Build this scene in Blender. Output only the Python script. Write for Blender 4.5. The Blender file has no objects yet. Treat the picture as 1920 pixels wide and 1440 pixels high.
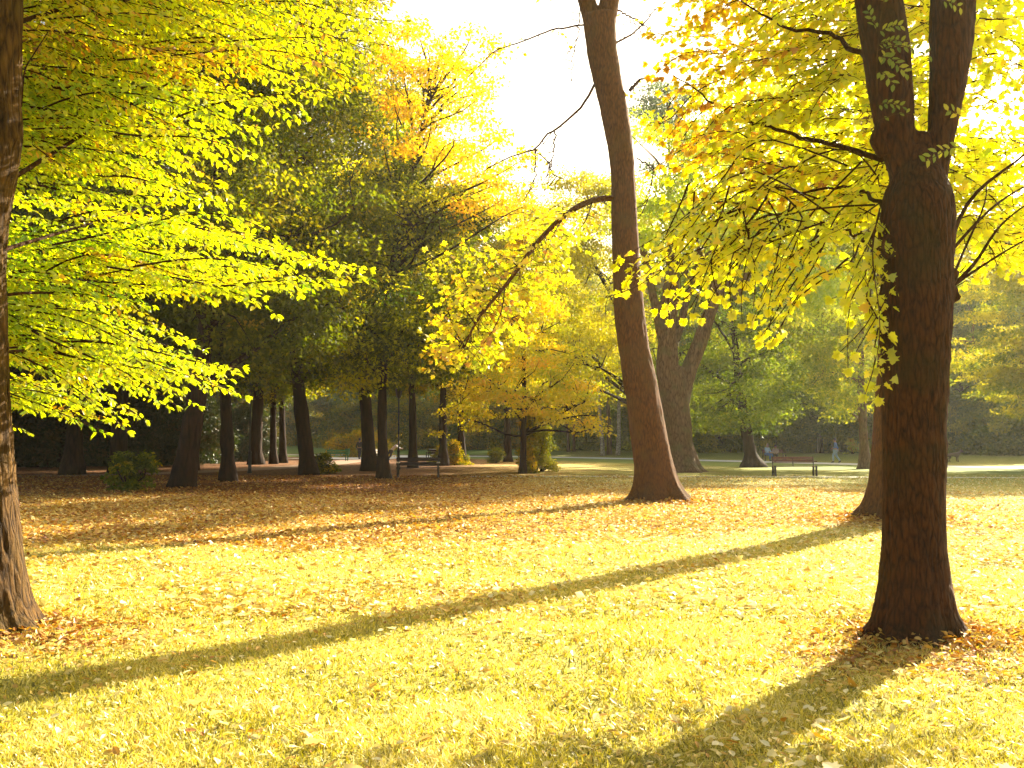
import bpy, bmesh, math, random
import numpy as np
from mathutils import Vector, Matrix
R = math.radians
rng = np.random.default_rng(7)
scene = bpy.context.scene
C = scene.collection

# ------------------------------------------------------------------ camera, world, sun, exposure
F_PX = 1850.0
PITCH = math.atan(105 / F_PX)
CAM_H = 1.6
cam_d = bpy.data.cameras.new('camera'); cam = bpy.data.objects.new('camera', cam_d); C.objects.link(cam)
cam_d.lens = F_PX / 1920 * 36; cam_d.sensor_width = 36; cam_d.clip_end = 3000; cam_d.clip_start = 0.05
cam.location = (0, 0, CAM_H); cam.rotation_euler = (R(90) + PITCH, 0, 0)
scene.camera = cam
SUN_EL, SUN_AZ = 28.0, 38.0          # azimuth clockwise from +Y
w = bpy.data.worlds.new('World'); scene.world = w; w.use_nodes = True
nt = w.node_tree; bg = nt.nodes['Background']
sky = nt.nodes.new('ShaderNodeTexSky'); sky.sky_type = 'NISHITA'; sky.sun_disc = False
sky.sun_elevation = R(SUN_EL); sky.sun_rotation = R(SUN_AZ)
sky.dust_density = 5.0; sky.ozone_density = 0.3; sky.air_density = 1.0; sky.altitude = 100
wb = nt.nodes.new('ShaderNodeMix'); wb.data_type = 'RGBA'; wb.blend_type = 'MULTIPLY'; wb.inputs[0].default_value = 1; wb.inputs[7].default_value = (1.0, .92, .75, 1)   # the photograph's warm white balance
nt.links.new(sky.outputs[0], wb.inputs[6]); nt.links.new(wb.outputs[2], bg.inputs[0]); bg.inputs[1].default_value = 0.072
sd = bpy.data.lights.new('sun', 'SUN'); sun = bpy.data.objects.new('sun', sd); C.objects.link(sun)
sd.energy = 5.0; sd.angle = R(0.5); sd.color = (1.0, 0.90, 0.68)
S_DIR = Vector((math.sin(R(SUN_AZ)) * math.cos(R(SUN_EL)), math.cos(R(SUN_AZ)) * math.cos(R(SUN_EL)), math.sin(R(SUN_EL))))
sun.rotation_euler = S_DIR.to_track_quat('Z', 'Y').to_euler()
sun.location = S_DIR * 60
vs = scene.view_settings; vs.view_transform = 'Standard'; vs.look = 'None'; vs.exposure = 2.28; vs.gamma = 1.0
cy = scene.cycles
cy.max_bounces = 7; cy.diffuse_bounces = 4; cy.glossy_bounces = 2; cy.transmission_bounces = 5
cy.volume_bounces = 1; cy.use_denoising = True; cy.caustics_reflective = False; cy.caustics_refractive = False
cy.sample_clamp_indirect = 6.0

# ------------------------------------------------------------------ helpers
ca, sa = math.cos(PITCH), math.sin(PITCH)
def P(px, py, d):
    """point seen at picture position (px,py) at depth y = d"""
    u = (px - 960) / F_PX; v = (720 - py) / F_PX
    dx, dy, dz = u, ca - v * sa, sa + v * ca
    t = d / dy
    return np.array([dx * t, d, CAM_H + dz * t])
def Gd(py):
    v = (720 - py) / F_PX
    return -CAM_H * (ca - v * sa) / (sa + v * ca)
def G(px, py):
    p = P(px, py, Gd(py)); p[2] = 0; return p

def vnoise(p, seed=0):
    """value noise 0..1 of an (n,3) array"""
    p = np.asarray(p, float); i = np.floor(p).astype(np.int64); f = p - i; f = f * f * (3 - 2 * f)
    def h(a):
        n = (a[:, 0] * 374761393 + a[:, 1] * 668265263 + a[:, 2] * 2147483647 + seed * 974634777) & 0xffffffff
        n = ((n ^ (n >> 13)) * 1274126177) & 0xffffffff
        return ((n ^ (n >> 16)) & 0xffff) / 65535.0
    out = 0
    for dx in (0, 1):
        for dy in (0, 1):
            for dz in (0, 1):
                wgt = (f[:, 0] if dx else 1 - f[:, 0]) * (f[:, 1] if dy else 1 - f[:, 1]) * (f[:, 2] if dz else 1 - f[:, 2])
                out = out + wgt * h(i + np.array([dx, dy, dz]))
    return out
def smooth(x): x = np.clip(x, 0, 1); return x * x * (3 - 2 * x)

PATH = np.array([(75, 12), (60, 28), (44, 42), (29.6, 57), (23.8, 64), (14.3, 79), (4.5, 92), (-4.8, 98), (-21, 106), (-60, 116), (-140, 125)], float)
def path_side(x, y):
    """signed distance beyond the far path (positive: behind it)"""
    x = np.asarray(x, float); y = np.asarray(y, float)
    best = np.full(x.shape, 1e9); sgn = np.ones(x.shape)
    for a, b in zip(PATH[:-1], PATH[1:]):
        ab = b - a; L2 = ab @ ab
        t = np.clip(((x - a[0]) * ab[0] + (y - a[1]) * ab[1]) / L2, 0, 1)
        dx = x - a[0] - t * ab[0]; dy = y - a[1] - t * ab[1]
        d = np.hypot(dx, dy); cr = ab[1] * dx - ab[0] * dy
        m = d < best; best = np.where(m, d, best); sgn = np.where(m, np.sign(cr), sgn)
    return best * sgn
def terrain(x, y):
    x = np.asarray(x, float); y = np.asarray(y, float)
    s = path_side(x, y)
    bank = 0.45 * smooth((s - 4) / 10) + 2.6 * smooth((s - 12) / 80)
    q = np.stack([x.ravel() * .5, y.ravel() * .5, np.zeros(x.size)], 1)
    q2 = q * 5
    near = np.clip((38 - y) / 6, 0, 1)
    und = ((vnoise(q, 3) - .5) * .07 + (vnoise(q2, 4) - .5) * .018).reshape(x.shape) * near
    for (bx, by, br, bh) in MOUNDS:
        und = und + bh * np.exp(-((x - bx) ** 2 + (y - by) ** 2) / (br * br))
    return bank + und
MOUNDS = [(3.35, 8.0, .75, .06), (-4.45, 8.3, .8, .06), (3.9, 25.7, 1.1, .10), (7.6, 19.7, 1.1, .10), (8.3, 50, 1.6, .1)]
def tz(x, y): return float(terrain(np.array([x]), np.array([y]))[0])

# ---- mesh from arrays
def mesh_from(name, V, faces, tint=None, smooth_=False):
    """faces: list of (k, int array (m,k))"""
    me = bpy.data.meshes.new(name); me.vertices.add(len(V)); me.vertices.foreach_set('co', np.asarray(V, np.float32).ravel())
    nl = sum(f.size for f in faces); nf = sum(len(f) for f in faces)
    me.loops.add(nl); me.polygons.add(nf)
    me.loops.foreach_set('vertex_index', np.concatenate([f.ravel() for f in faces]).astype(np.int32))
    tot = np.concatenate([np.full(len(f), f.shape[1], np.int32) for f in faces])
    st = np.concatenate([[0], np.cumsum(tot)[:-1]]).astype(np.int32)
    me.polygons.foreach_set('loop_start', st); me.polygons.foreach_set('loop_total', tot)
    me.polygons.foreach_set('use_smooth', np.full(nf, smooth_))
    if tint is not None:
        a = me.attributes.new('tint', 'FLOAT', 'POINT'); a.data.foreach_set('value', np.asarray(tint, np.float32))
    me.update(calc_edges=True)
    return me
class MB:
    def __init__(s): s.V = []; s.F = {}; s.n = 0; s.T = []
    def add(s, V, F, tint=0.5):
        V = np.asarray(V, float); s.V.append(V)
        for f in F:
            f = np.asarray(f)
            s.F.setdefault(f.shape[1], []).append(f + s.n)
        s.T.append(np.broadcast_to(np.asarray(tint, float), (len(V),))); s.n += len(V)
    def tube(s, pts, rad, sides=8, cap=True, flare=None):
        pts = np.asarray(pts, float); n = len(pts); rad = np.broadcast_to(np.asarray(rad, float), (n,))
        tan = np.gradient(pts, axis=0); tan /= np.linalg.norm(tan, axis=1)[:, None] + 1e-9
        ref = np.array([0, 1, 0.]) if abs(tan[0][1]) < .9 else np.array([1., 0, 0])
        u = np.cross(tan[0], ref); u /= np.linalg.norm(u)
        th = np.linspace(0, 2 * np.pi, sides, endpoint=False); rings = []
        for i in range(n):
            u = u - tan[i] * (u @ tan[i]); u /= np.linalg.norm(u) + 1e-9; v = np.cross(tan[i], u)
            rings.append(pts[i] + rad[i] * (np.cos(th)[:, None] * u + np.sin(th)[:, None] * v))
        V = np.concatenate(rings)
        i = np.arange(n - 1)[:, None] * sides; j = np.arange(sides)[None]; k = (j + 1) % sides
        q = np.stack([i + j, i + k, i + sides + k, i + sides + j], -1).reshape(-1, 4)
        F = [q]
        if cap:
            V = np.concatenate([V, pts[:1], pts[-1:]])
            a = np.arange(sides); b = (a + 1) % sides
            F.append(np.stack([b, a, np.full(sides, n * sides)], 1)); o = (n - 1) * sides
            F.append(np.stack([o + a, o + b, np.full(sides, n * sides + 1)], 1))
        s.add(V, F)
    def box(s, c, size, rot=None):
        x, y, z = np.array(size) / 2
        V = np.array([(-x, -y, -z), (x, -y, -z), (x, y, -z), (-x, y, -z), (-x, -y, z), (x, -y, z), (x, y, z), (-x, y, z)])
        if rot is not None: V = V @ np.array(rot.to_matrix() if hasattr(rot, 'to_matrix') else rot).T
        s.add(V + np.array(c), [np.array([(0, 3, 2, 1), (4, 5, 6, 7), (0, 1, 5, 4), (1, 2, 6, 5), (2, 3, 7, 6), (3, 0, 4, 7)])])
    def mesh(s, name, smooth_=False):
        return mesh_from(name, np.concatenate(s.V), [np.concatenate(v) for v in s.F.values()], np.concatenate(s.T), smooth_)

def crown(parent, leaves, twigs, leafmat, barkmat, name='crown'):
    lf = [np.concatenate(v) for v in leaves.F.values()]; tw = [np.concatenate(v) + leaves.n for v in twigs.F.values()]
    me = mesh_from(name, np.concatenate(leaves.V + twigs.V), lf + tw, np.concatenate(leaves.T + twigs.T))
    nl = sum(len(f) for f in lf); nw = sum(len(f) for f in tw)
    mi = np.zeros(nl + nw, np.int32); mi[nl:] = 1; me.materials.append(leafmat); me.materials.append(barkmat)
    me.polygons.foreach_set('material_index', mi); me.polygons.foreach_set('use_smooth', mi.astype(bool))
    o = bpy.data.objects.new(name, me); C.objects.link(o); o.parent = parent; return o
def link(name, me, mat=None, parent=None, loc=(0, 0, 0)):
    o = bpy.data.objects.new(name, me); C.objects.link(o); o.location = loc
    if mat is not None and me is not None and not me.materials: me.materials.append(mat)
    if parent is not None: o.parent = parent
    return o
def tag(o, label=None, cat=None, group=None, kind=None):
    if label: o['label'] = label
    if cat: o['category'] = cat
    if group: o['group'] = group
    if kind: o['kind'] = kind
    return o
def thing(name, loc, label, cat, group=None, rz=0):
    o = bpy.data.objects.new(name, None); C.objects.link(o); o.location = loc; o.rotation_euler = (0, 0, rz)
    o.empty_display_size = .3
    return tag(o, label, cat, group)

# ------------------------------------------------------------------ materials
def mat_new(name):
    m = bpy.data.materials.new(name); m.use_nodes = True; nt = m.node_tree; nt.nodes.clear()
    out = nt.nodes.new('ShaderNodeOutputMaterial'); return m, nt, out
def N(nt, t, **kw):
    n = nt.nodes.new(t)
    for k, v in kw.items():
        if k in n.inputs: n.inputs[k].default_value = v
        else: setattr(n, k, v)
    return n
def ramp(nt, stops, interp='LINEAR'):
    r = nt.nodes.new('ShaderNodeValToRGB'); e = r.color_ramp.elements; r.color_ramp.interpolation = interp
    while len(e) < len(stops): e.new(.5)
    for el, (p, c) in zip(e, stops): el.position = p; el.color = (*c, 1)
    return r
def leaf_mat(name, stops, trans=.5, gloss=.06, rough=.45):
    m, nt, out = mat_new(name); L = nt.links.new
    at = N(nt, 'ShaderNodeAttribute'); at.attribute_name = 'tint'
    oi = N(nt, 'ShaderNodeObjectInfo')
    ad = N(nt, 'ShaderNodeMath', operation='MULTIPLY_ADD'); L(oi.outputs['Random'], ad.inputs[0]); ad.inputs[1].default_value = .10; L(at.outputs['Fac'], ad.inputs[2])
    r = ramp(nt, stops); L(ad.outputs[0], r.inputs[0])
    d = N(nt, 'ShaderNodeBsdfDiffuse'); L(r.outputs[0], d.inputs[0])
    t = N(nt, 'ShaderNodeBsdfTranslucent')
    hs = N(nt, 'ShaderNodeHueSaturation'); hs.inputs['Saturation'].default_value = 1.12; hs.inputs['Value'].default_value = 1.22
    L(r.outputs[0], hs.inputs['Color']); L(hs.outputs[0], t.inputs[0])
    mx = N(nt, 'ShaderNodeMixShader'); mx.inputs[0].default_value = trans; L(d.outputs[0], mx.inputs[1]); L(t.outputs[0], mx.inputs[2])
    g = N(nt, 'ShaderNodeBsdfGlossy', Roughness=rough); g.inputs[0].default_value = (1, 1, 1, 1)
    m2 = N(nt, 'ShaderNodeMixShader'); m2.inputs[0].default_value = gloss; L(mx.outputs[0], m2.inputs[1]); L(g.outputs[0], m2.inputs[2])
    L(m2.outputs[0], out.inputs[0]); return m
def bark_mat(name, dark, light, moss=None, sx=26, sz=4, bump=.03):
    m, nt, out = mat_new(name); L = nt.links.new
    tc = N(nt, 'ShaderNodeTexCoord'); mp = N(nt, 'ShaderNodeMapping'); mp.inputs['Scale'].default_value = (sx, sx, sz)
    L(tc.outputs['Object'], mp.inputs[0])
    n1 = N(nt, 'ShaderNodeTexNoise', Scale=1.0, Detail=5.0, Roughness=.65); L(mp.outputs[0], n1.inputs[0])
    vo = N(nt, 'ShaderNodeTexVoronoi', Scale=.55, feature='DISTANCE_TO_EDGE'); L(mp.outputs[0], vo.inputs[0])
    n2 = N(nt, 'ShaderNodeTexNoise', Scale=1.6, Detail=4.0); L(tc.outputs['Object'], n2.inputs[0])
    vr = ramp(nt, [(0, (0, 0, 0)), (.22, (1, 1, 1))]); L(vo.outputs[0], vr.inputs[0])
    mu = N(nt, 'ShaderNodeMath', operation='MULTIPLY'); L(n1.outputs[0], mu.inputs[0]); L(vr.outputs[0], mu.inputs[1])
    mu2 = N(nt, 'ShaderNodeMath', operation='MULTIPLY_ADD'); L(vr.outputs[0], mu2.inputs[0]); mu2.inputs[1].default_value = .25; L(n1.outputs[0], mu2.inputs[2])
    r = ramp(nt, [(.36, dark), (.85, light)]); L(mu2.outputs[0], r.inputs[0])
    mx = N(nt, 'ShaderNodeMix', data_type='RGBA'); L(r.outputs[0], mx.inputs[6])
    mx.inputs[7].default_value = (*(moss or [c * .6 for c in light]), 1)
    r2 = ramp(nt, [(.5, (0, 0, 0)), (.72, (.75, .75, .75))]); L(n2.outputs[0], r2.inputs[0]); L(r2.outputs[0], mx.inputs[0])
    p = N(nt, 'ShaderNodeBsdfPrincipled', Roughness=.9); p.inputs['Specular IOR Level'].default_value = .2
    L(mx.outputs[2], p.inputs[0])
    b = N(nt, 'ShaderNodeBump', Strength=1.0, Distance=bump); L(mu2.outputs[0], b.inputs['Height']); L(b.outputs[0], p.inputs['Normal'])
    L(p.outputs[0], out.inputs[0]); return m
def plain(name, col, rough=.6, var=.15, scale=8, metal=0):
    m, nt, out = mat_new(name); L = nt.links.new
    tc = N(nt, 'ShaderNodeTexCoord'); n = N(nt, 'ShaderNodeTexNoise', Scale=float(scale), Detail=4.0); L(tc.outputs['Object'], n.inputs[0])
    r = ramp(nt, [(.3, [c * (1 - var) for c in col]), (.7, [min(1, c * (1 + var)) for c in col])]); L(n.outputs[0], r.inputs[0])
    p = N(nt, 'ShaderNodeBsdfPrincipled', Roughness=rough, Metallic=float(metal)); L(r.outputs[0], p.inputs[0]); L(p.outputs[0], out.inputs[0]); return m

M = {}
M['lime'] = leaf_mat('lime_leaf', [(0, (.18, .34, .02)), (.4, (.54, .62, .03)), (.75, (.72, .62, .04)), (.92, (.72, .40, .04)), (1, (.36, .18, .03))], .74)
M['yellow'] = leaf_mat('yellow_leaf', [(0, (.26, .40, .03)), (.4, (.62, .66, .05)), (.72, (.76, .68, .06)), (.93, (.78, .52, .04)), (1, (.50, .24, .03))], .75)
M['gold'] = leaf_mat('gold_leaf', [(0, (.36, .42, .02)), (.4, (.74, .60, .03)), (1, (.80, .46, .03))], .55, .03)
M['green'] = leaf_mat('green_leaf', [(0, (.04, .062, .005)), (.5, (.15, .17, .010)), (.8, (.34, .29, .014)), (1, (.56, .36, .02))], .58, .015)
M['turning'] = leaf_mat('turning_leaf', [(0, (.03, .055, .006)), (.28, (.12, .14, .01)), (.5, (.60, .56, .04)), (.72, (.76, .60, .04)), (1, (.76, .36, .03))], .6, .02)
M['olive'] = leaf_mat('olive_leaf', [(0, (.09, .14, .012)), (.5, (.24, .28, .02)), (1, (.52, .44, .03))], .5, .03)
M['shade'] = leaf_mat('dark_leaf', [(0, (.015, .03, .008)), (.6, (.04, .055, .01)), (1, (.10, .07, .02))], .35, .03)  # deep shade of the left wood put into the leaf colour
M['pine'] = leaf_mat('pine_needle', [(0, (.10, .16, .07)), (1, (.20, .26, .10))], .4)
M['bark_red'] = bark_mat('bark_red', (.035, .012, .002), (.135, .055, .010), (.09, .05, .010), 30, 7)
M['bark_dark'] = bark_mat('bark_dark', (.010, .0035, .0012), (.085, .030, .008), (.032, .026, .007), 44, 11, .03)
M['bark_left'] = bark_mat('bark_left', (.010, .004, .002), (.12, .060, .012), (.06, .04, .007), 30, 6, .05)
M['bark_grey'] = bark_mat('bark_grey', (.06, .028, .014), (.22, .125, .06), (.13, .11, .04), 14, 4, .05)
M['bark_far'] = bark_mat('bark_far', (.010, .004, .002), (.040, .016, .007), (.02, .013, .005), 9, 2, .05)
M['bark_birch'] = bark_mat('bark_birch', (.12, .09, .06), (.55, .48, .38), (.30, .25, .2), 5, 9, .01)
M['wood_red'] = plain('wood_red', (.16, .045, .016), .6, .3, 12)
M['wood_dark'] = plain('wood_dark', (.022, .008, .005), .75, .3, 12)
M['wood_pale'] = plain('wood_pale', (.62, .52, .40), .5)
M['iron'] = plain('iron', (.010, .006, .005), .5)
M['green_paint'] = plain('green_paint', (.03, .16, .06), .5)
M['black_paint'] = plain('black_paint', (.012, .010, .010), .4)
M['stone'] = plain('stone', (.6, .58, .52), .8)
M['skin'] = plain('skin', (.5, .28, .18), .6, .05)
M['denim'] = plain('denim', (.34, .46, .66), .8)
M['blue_shirt'] = plain('blue_shirt', (.10, .20, .52), .8)
M['pale_blue'] = plain('pale_blue_cloth', (.40, .52, .72), .8)
M['white_cloth'] = plain('white_cloth', (.72, .72, .78), .8)
M['grey_pink'] = plain('grey_pink_cloth', (.42, .32, .30), .8)
M['dark_cloth'] = plain('dark_cloth', (.02, .018, .02), .8)
M['hair_dark'] = plain('hair_dark', (.015, .01, .008), .6)
M['hair_fair'] = plain('hair_fair', (.5, .36, .18), .6)
M['fur'] = plain('fur', (.10, .07, .05), .9, .5, 20)

# ground
def ground_mat():
    m, nt, out = mat_new('ground'); L = nt.links.new
    tc = N(nt, 'ShaderNodeTexCoord'); co = tc.outputs['Object']
    n1 = N(nt, 'ShaderNodeTexNoise', Scale=9.0, Detail=8.0, Roughness=.7); L(co, n1.inputs[0])
    n2 = N(nt, 'ShaderNodeTexNoise', Scale=.35, Detail=5.0); L(co, n2.inputs[0])
    n3 = N(nt, 'ShaderNodeTexNoise', Scale=70.0, Detail=4.0, Roughness=.7); L(co, n3.inputs[0])
    grass = ramp(nt, [(.36, (.07, .06, .010)), (.5, (.38, .34, .06)), (.68, (.60, .52, .14))]); L(n3.outputs[0], grass.inputs[0])
    vo = N(nt, 'ShaderNodeTexVoronoi', Scale=11.0); L(co, vo.inputs[0])
    vr = N(nt, 'ShaderNodeSeparateColor'); L(vo.outputs['Color'], vr.inputs[0])
    litter = ramp(nt, [(0, (.08, .03, .01)), (.35, (.28, .14, .035)), (.7, (.52, .34, .09)), (1, (.62, .48, .18))]); L(vr.outputs[0], litter.inputs[0])
    at = N(nt, 'ShaderNodeAttribute'); at.attribute_name = 'tint'      # how thickly fallen leaves lie here
    ad = N(nt, 'ShaderNodeMath', operation='ADD'); L(at.outputs['Fac'], ad.inputs[0])
    mr = N(nt, 'ShaderNodeMapRange'); L(n1.outputs[0], mr.inputs[0]); mr.inputs[1].default_value = .3; mr.inputs[2].default_value = .7; mr.inputs[3].default_value = -.5; mr.inputs[4].default_value = .5
    L(mr.outputs[0], ad.inputs[1])
    rr = ramp(nt, [(.42, (0, 0, 0)), (.6, (1, 1, 1))]); L(ad.outputs[0], rr.inputs[0])
    mx = N(nt, 'ShaderNodeMix', data_type='RGBA'); L(rr.outputs[0], mx.inputs[0]); L(grass.outputs[0], mx.inputs[6])
    ao = N(nt, 'ShaderNodeAttribute'); ao.attribute_name = 'old'  # brown leaves under the left grove, its shade put into the colour too
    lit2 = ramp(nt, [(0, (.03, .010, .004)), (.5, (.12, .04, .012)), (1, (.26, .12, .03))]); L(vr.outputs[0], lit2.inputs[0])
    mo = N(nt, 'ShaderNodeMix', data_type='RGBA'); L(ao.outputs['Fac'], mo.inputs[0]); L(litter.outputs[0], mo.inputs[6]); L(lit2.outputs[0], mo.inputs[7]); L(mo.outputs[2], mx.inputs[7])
    at2 = N(nt, 'ShaderNodeAttribute'); at2.attribute_name = 'lawn'
    lawn = ramp(nt, [(.35, (.10, .16, .03)), (.65, (.20, .25, .05))]); L(n1.outputs[0], lawn.inputs[0])
    mx2 = N(nt, 'ShaderNodeMix', data_type='RGBA'); L(at2.outputs['Fac'], mx2.inputs[0]); L(mx.outputs[2], mx2.inputs[6]); L(lawn.outputs[0], mx2.inputs[7])
    p = N(nt, 'ShaderNodeBsdfPrincipled', Roughness=.9); p.inputs['Specular IOR Level'].default_value = .15
    L(mx2.outputs[2], p.inputs[0])
    s = N(nt, 'ShaderNodeMath', operation='MULTIPLY_ADD'); L(vo.outputs['Distance'], s.inputs[0]); s.inputs[1].default_value = .8; L(n3.outputs[0], s.inputs[2])
    b = N(nt, 'ShaderNodeBump', Strength=.8, Distance=.03); L(s.outputs[0], b.inputs['Height']); L(b.outputs[0], p.inputs['Normal'])
    L(p.outputs[0], out.inputs[0]); return m
M['ground'] = ground_mat()
M['path'] = plain('path_gravel', (.62, .60, .56), .9, .1, 3)
M['path_dirt'] = plain('path_dirt', (.20, .11, .06), .9, .2, 3)

# ------------------------------------------------------------------ ground and paths
def trunk_near(x, y):
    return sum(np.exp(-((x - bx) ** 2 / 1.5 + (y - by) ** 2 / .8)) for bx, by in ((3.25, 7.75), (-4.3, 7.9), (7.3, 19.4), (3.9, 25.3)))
def litter_at(x, y):
    """how thickly fallen leaves lie: thick under the trees at the left, thinner in the open"""
    n = vnoise(np.stack([x * .35, y * .35, x * 0], 1), 11)
    edge = 11.5 + .25 * (x + 8)                       # the leaf carpet starts beyond this depth
    a = smooth((y - edge + (n - .5) * 6) / 6) * smooth((16 - x) / 8)
    a = a * (1 - .55 * smooth((y - 30) / 5) * smooth((x - (-2)) / 6))
    drift = .22 * smooth((vnoise(np.stack([x * .9, y * .9, x * 0], 1), 31) - .55) / .2)
    return np.clip(.10 + drift + .75 * a + .75 * trunk_near(x, y), 0, 1)
def grid_axis(a, b, fine, n):
    t = np.linspace(-1, 1, n); return t
ys = np.concatenate([np.linspace(-30, 3, 20), np.arange(3.2, 40, .2), np.arange(40, 160, 1.0), np.geomspace(160, 900, 30)])
xh = np.concatenate([np.arange(0, 14, .25), np.arange(14, 70, 1.0), np.geomspace(70, 700, 26)])
xs = np.concatenate([-xh[:0:-1], xh])
X, Y = np.meshgrid(xs, ys); Z = terrain(X, Y)
nx, ny = len(xs), len(ys)
idx = np.arange(nx * ny).reshape(ny, nx)
q = np.stack([idx[:-1, :-1], idx[:-1, 1:], idx[1:, 1:], idx[1:, :-1]], -1).reshape(-1, 4)
lit = litter_at(X.ravel(), Y.ravel())
gm = mesh_from('ground', np.stack([X.ravel(), Y.ravel(), Z.ravel()], 1), [q], lit, True)
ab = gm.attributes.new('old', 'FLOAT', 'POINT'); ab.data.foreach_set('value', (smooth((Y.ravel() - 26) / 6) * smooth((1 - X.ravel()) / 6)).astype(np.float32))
a = gm.attributes.new('lawn', 'FLOAT', 'POINT')
sdist = path_side(X.ravel(), Y.ravel())
lawn = smooth((sdist - 3) / 4) * (1 - .7 * smooth((X.ravel() - 2) / 6)) + .9 * smooth((sdist + 14) / 6) * (sdist <= 3) + .35 * smooth((Y.ravel() - 32) / 6) * smooth((X.ravel() - 2) / 8) * (sdist < -8)
a.data.foreach_set('value', np.clip(lawn, 0, 1).astype(np.float32))
tag(link('ground', gm, M['ground']), kind='structure')

def ribbon(name, pts, wid, mat, dz=.006):
    pts = np.asarray(pts, float); P2 = []
    for a_, b_ in zip(pts[:-1], pts[1:]):
        n = max(2, int(np.linalg.norm(b_ - a_) / 1.5)); P2 += [a_ + (b_ - a_) * t for t in np.linspace(0, 1, n, endpoint=False)]
    P2.append(pts[-1]); P2 = np.array(P2)
    for _ in range(3): P2[1:-1] = (P2[:-2] + 2 * P2[1:-1] + P2[2:]) / 4
    t = np.gradient(P2, axis=0); t /= np.linalg.norm(t, axis=1)[:, None]; nn = np.stack([-t[:, 1], t[:, 0]], 1)
    wv = wid * (1 + .05 * np.sin(np.arange(len(P2)) * .7)); off = np.linspace(-.5, .5, 5); V = []
    for o_ in off:
        xy = P2 + nn * wv[:, None] * o_; V.append(np.column_stack([xy, terrain(xy[:, 0], xy[:, 1]) + dz]))
    V = np.concatenate(V); n = len(P2); F = []
    for k in range(4):
        i = np.arange(n - 1) + k * n; F.append(np.stack([i, i + 1, i + n + 1, i + n], 1))
    tag(link(name, mesh_from(name, V, [np.concatenate(F)]), mat), kind='structure')
ribbon('path', PATH, 3.6, M['path'])
ribbon('path', [G(880, 893.5)[:2], G(1000, 893.5)[:2], G(1400, 894)[:2], G(1920, 896)[:2], (40, 40)], .75, M['path'], .010)
ribbon('path', [(-40, 40), G(0, 894)[:2], G(230, 891)[:2], G(350, 886)[:2], G(480, 880)[:2], G(600, 872)[:2], (-12.5, 82), (-13, 98)], 2.6, M['path_dirt'], .010)
# wide paved place where the two paths meet
ribbon('pavement', [(-16, 92), (-12, 90), (-8, 88)], 16, M['path'], .014)

# ------------------------------------------------------------------ leaves
T_OVAL = (np.array([(0, 0, 0), (.35, .24, .05), (.72, .2, .03), (1, 0, -.08), (.72, -.2, .03), (.35, -.24, .05)]),
          [np.array([(0, 3, 2, 1), (0, 5, 4, 3)])])
T_RHOMB = (np.array([(0, 0, 0), (.5, .33, .07), (1, 0, -.05), (.5, -.33, .07)]), [np.array([(0, 1, 2, 3)])])
_mp = [(0, .0), (.10, .30), (.05, .52), (.34, .36), (.52, .56), (.60, .26), (.80, .22), (1.0, 0)]
_out = _mp + [(x, -y) for x, y in _mp[-2:0:-1]]
T_MAPLE = (np.array([(.42, 0, -.02)] + [(x, y, .10 * abs(y) - .06 * x) for x, y in _out]),
           [np.array([(0, i + 1, (i + 1) % len(_out) + 1) for i in range(len(_out))])])
def norm(v): return v / (np.linalg.norm(v, axis=-1, keepdims=True) + 1e-9)
def add_leaves(mb, tmpl, pos, tdir, ndir, scale, tint):
    n = len(pos)
    if n == 0: return
    V, F = tmpl; k = len(V)
    t = norm(tdir); b = norm(np.cross(ndir, t)); nn = np.cross(t, b)
    sc = np.broadcast_to(scale, (n,))[:, None]
    W = pos[:, None] + sc[:, None] * (V[None, :, 0:1] * t[:, None] + V[None, :, 1:2] * b[:, None] + V[None, :, 2:3] * nn[:, None])
    off = (np.arange(n) * k)[:, None, None]
    mb.add(W.reshape(-1, 3), [(f[None] + off).reshape(-1, f.shape[1]) for f in F], np.repeat(np.broadcast_to(tint, (n,)), k))

def curve_pts(p0, p1, n, bend=.1, sag=0, r=rng):
    p0 = np.asarray(p0, float); p1 = np.asarray(p1, float); t = np.linspace(0, 1, n)[:, None]
    L = np.linalg.norm(p1 - p0); o1 = r.normal(size=3) * bend * L; o2 = r.normal(size=3) * bend * L * .5
    return p0 + (p1 - p0) * t + o1 * np.sin(np.pi * t) + o2 * np.sin(2 * np.pi * t) + np.array([0, 0, -sag * L]) * np.sin(np.pi * t)
def resample(pts, n):
    pts = np.asarray(pts, float); s = np.concatenate([[0], np.cumsum(np.linalg.norm(np.diff(pts, axis=0), axis=1))])
    u = np.linspace(0, s[-1], n); return np.stack([np.interp(u, s, pts[:, i]) for i in range(3)], 1)

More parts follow.
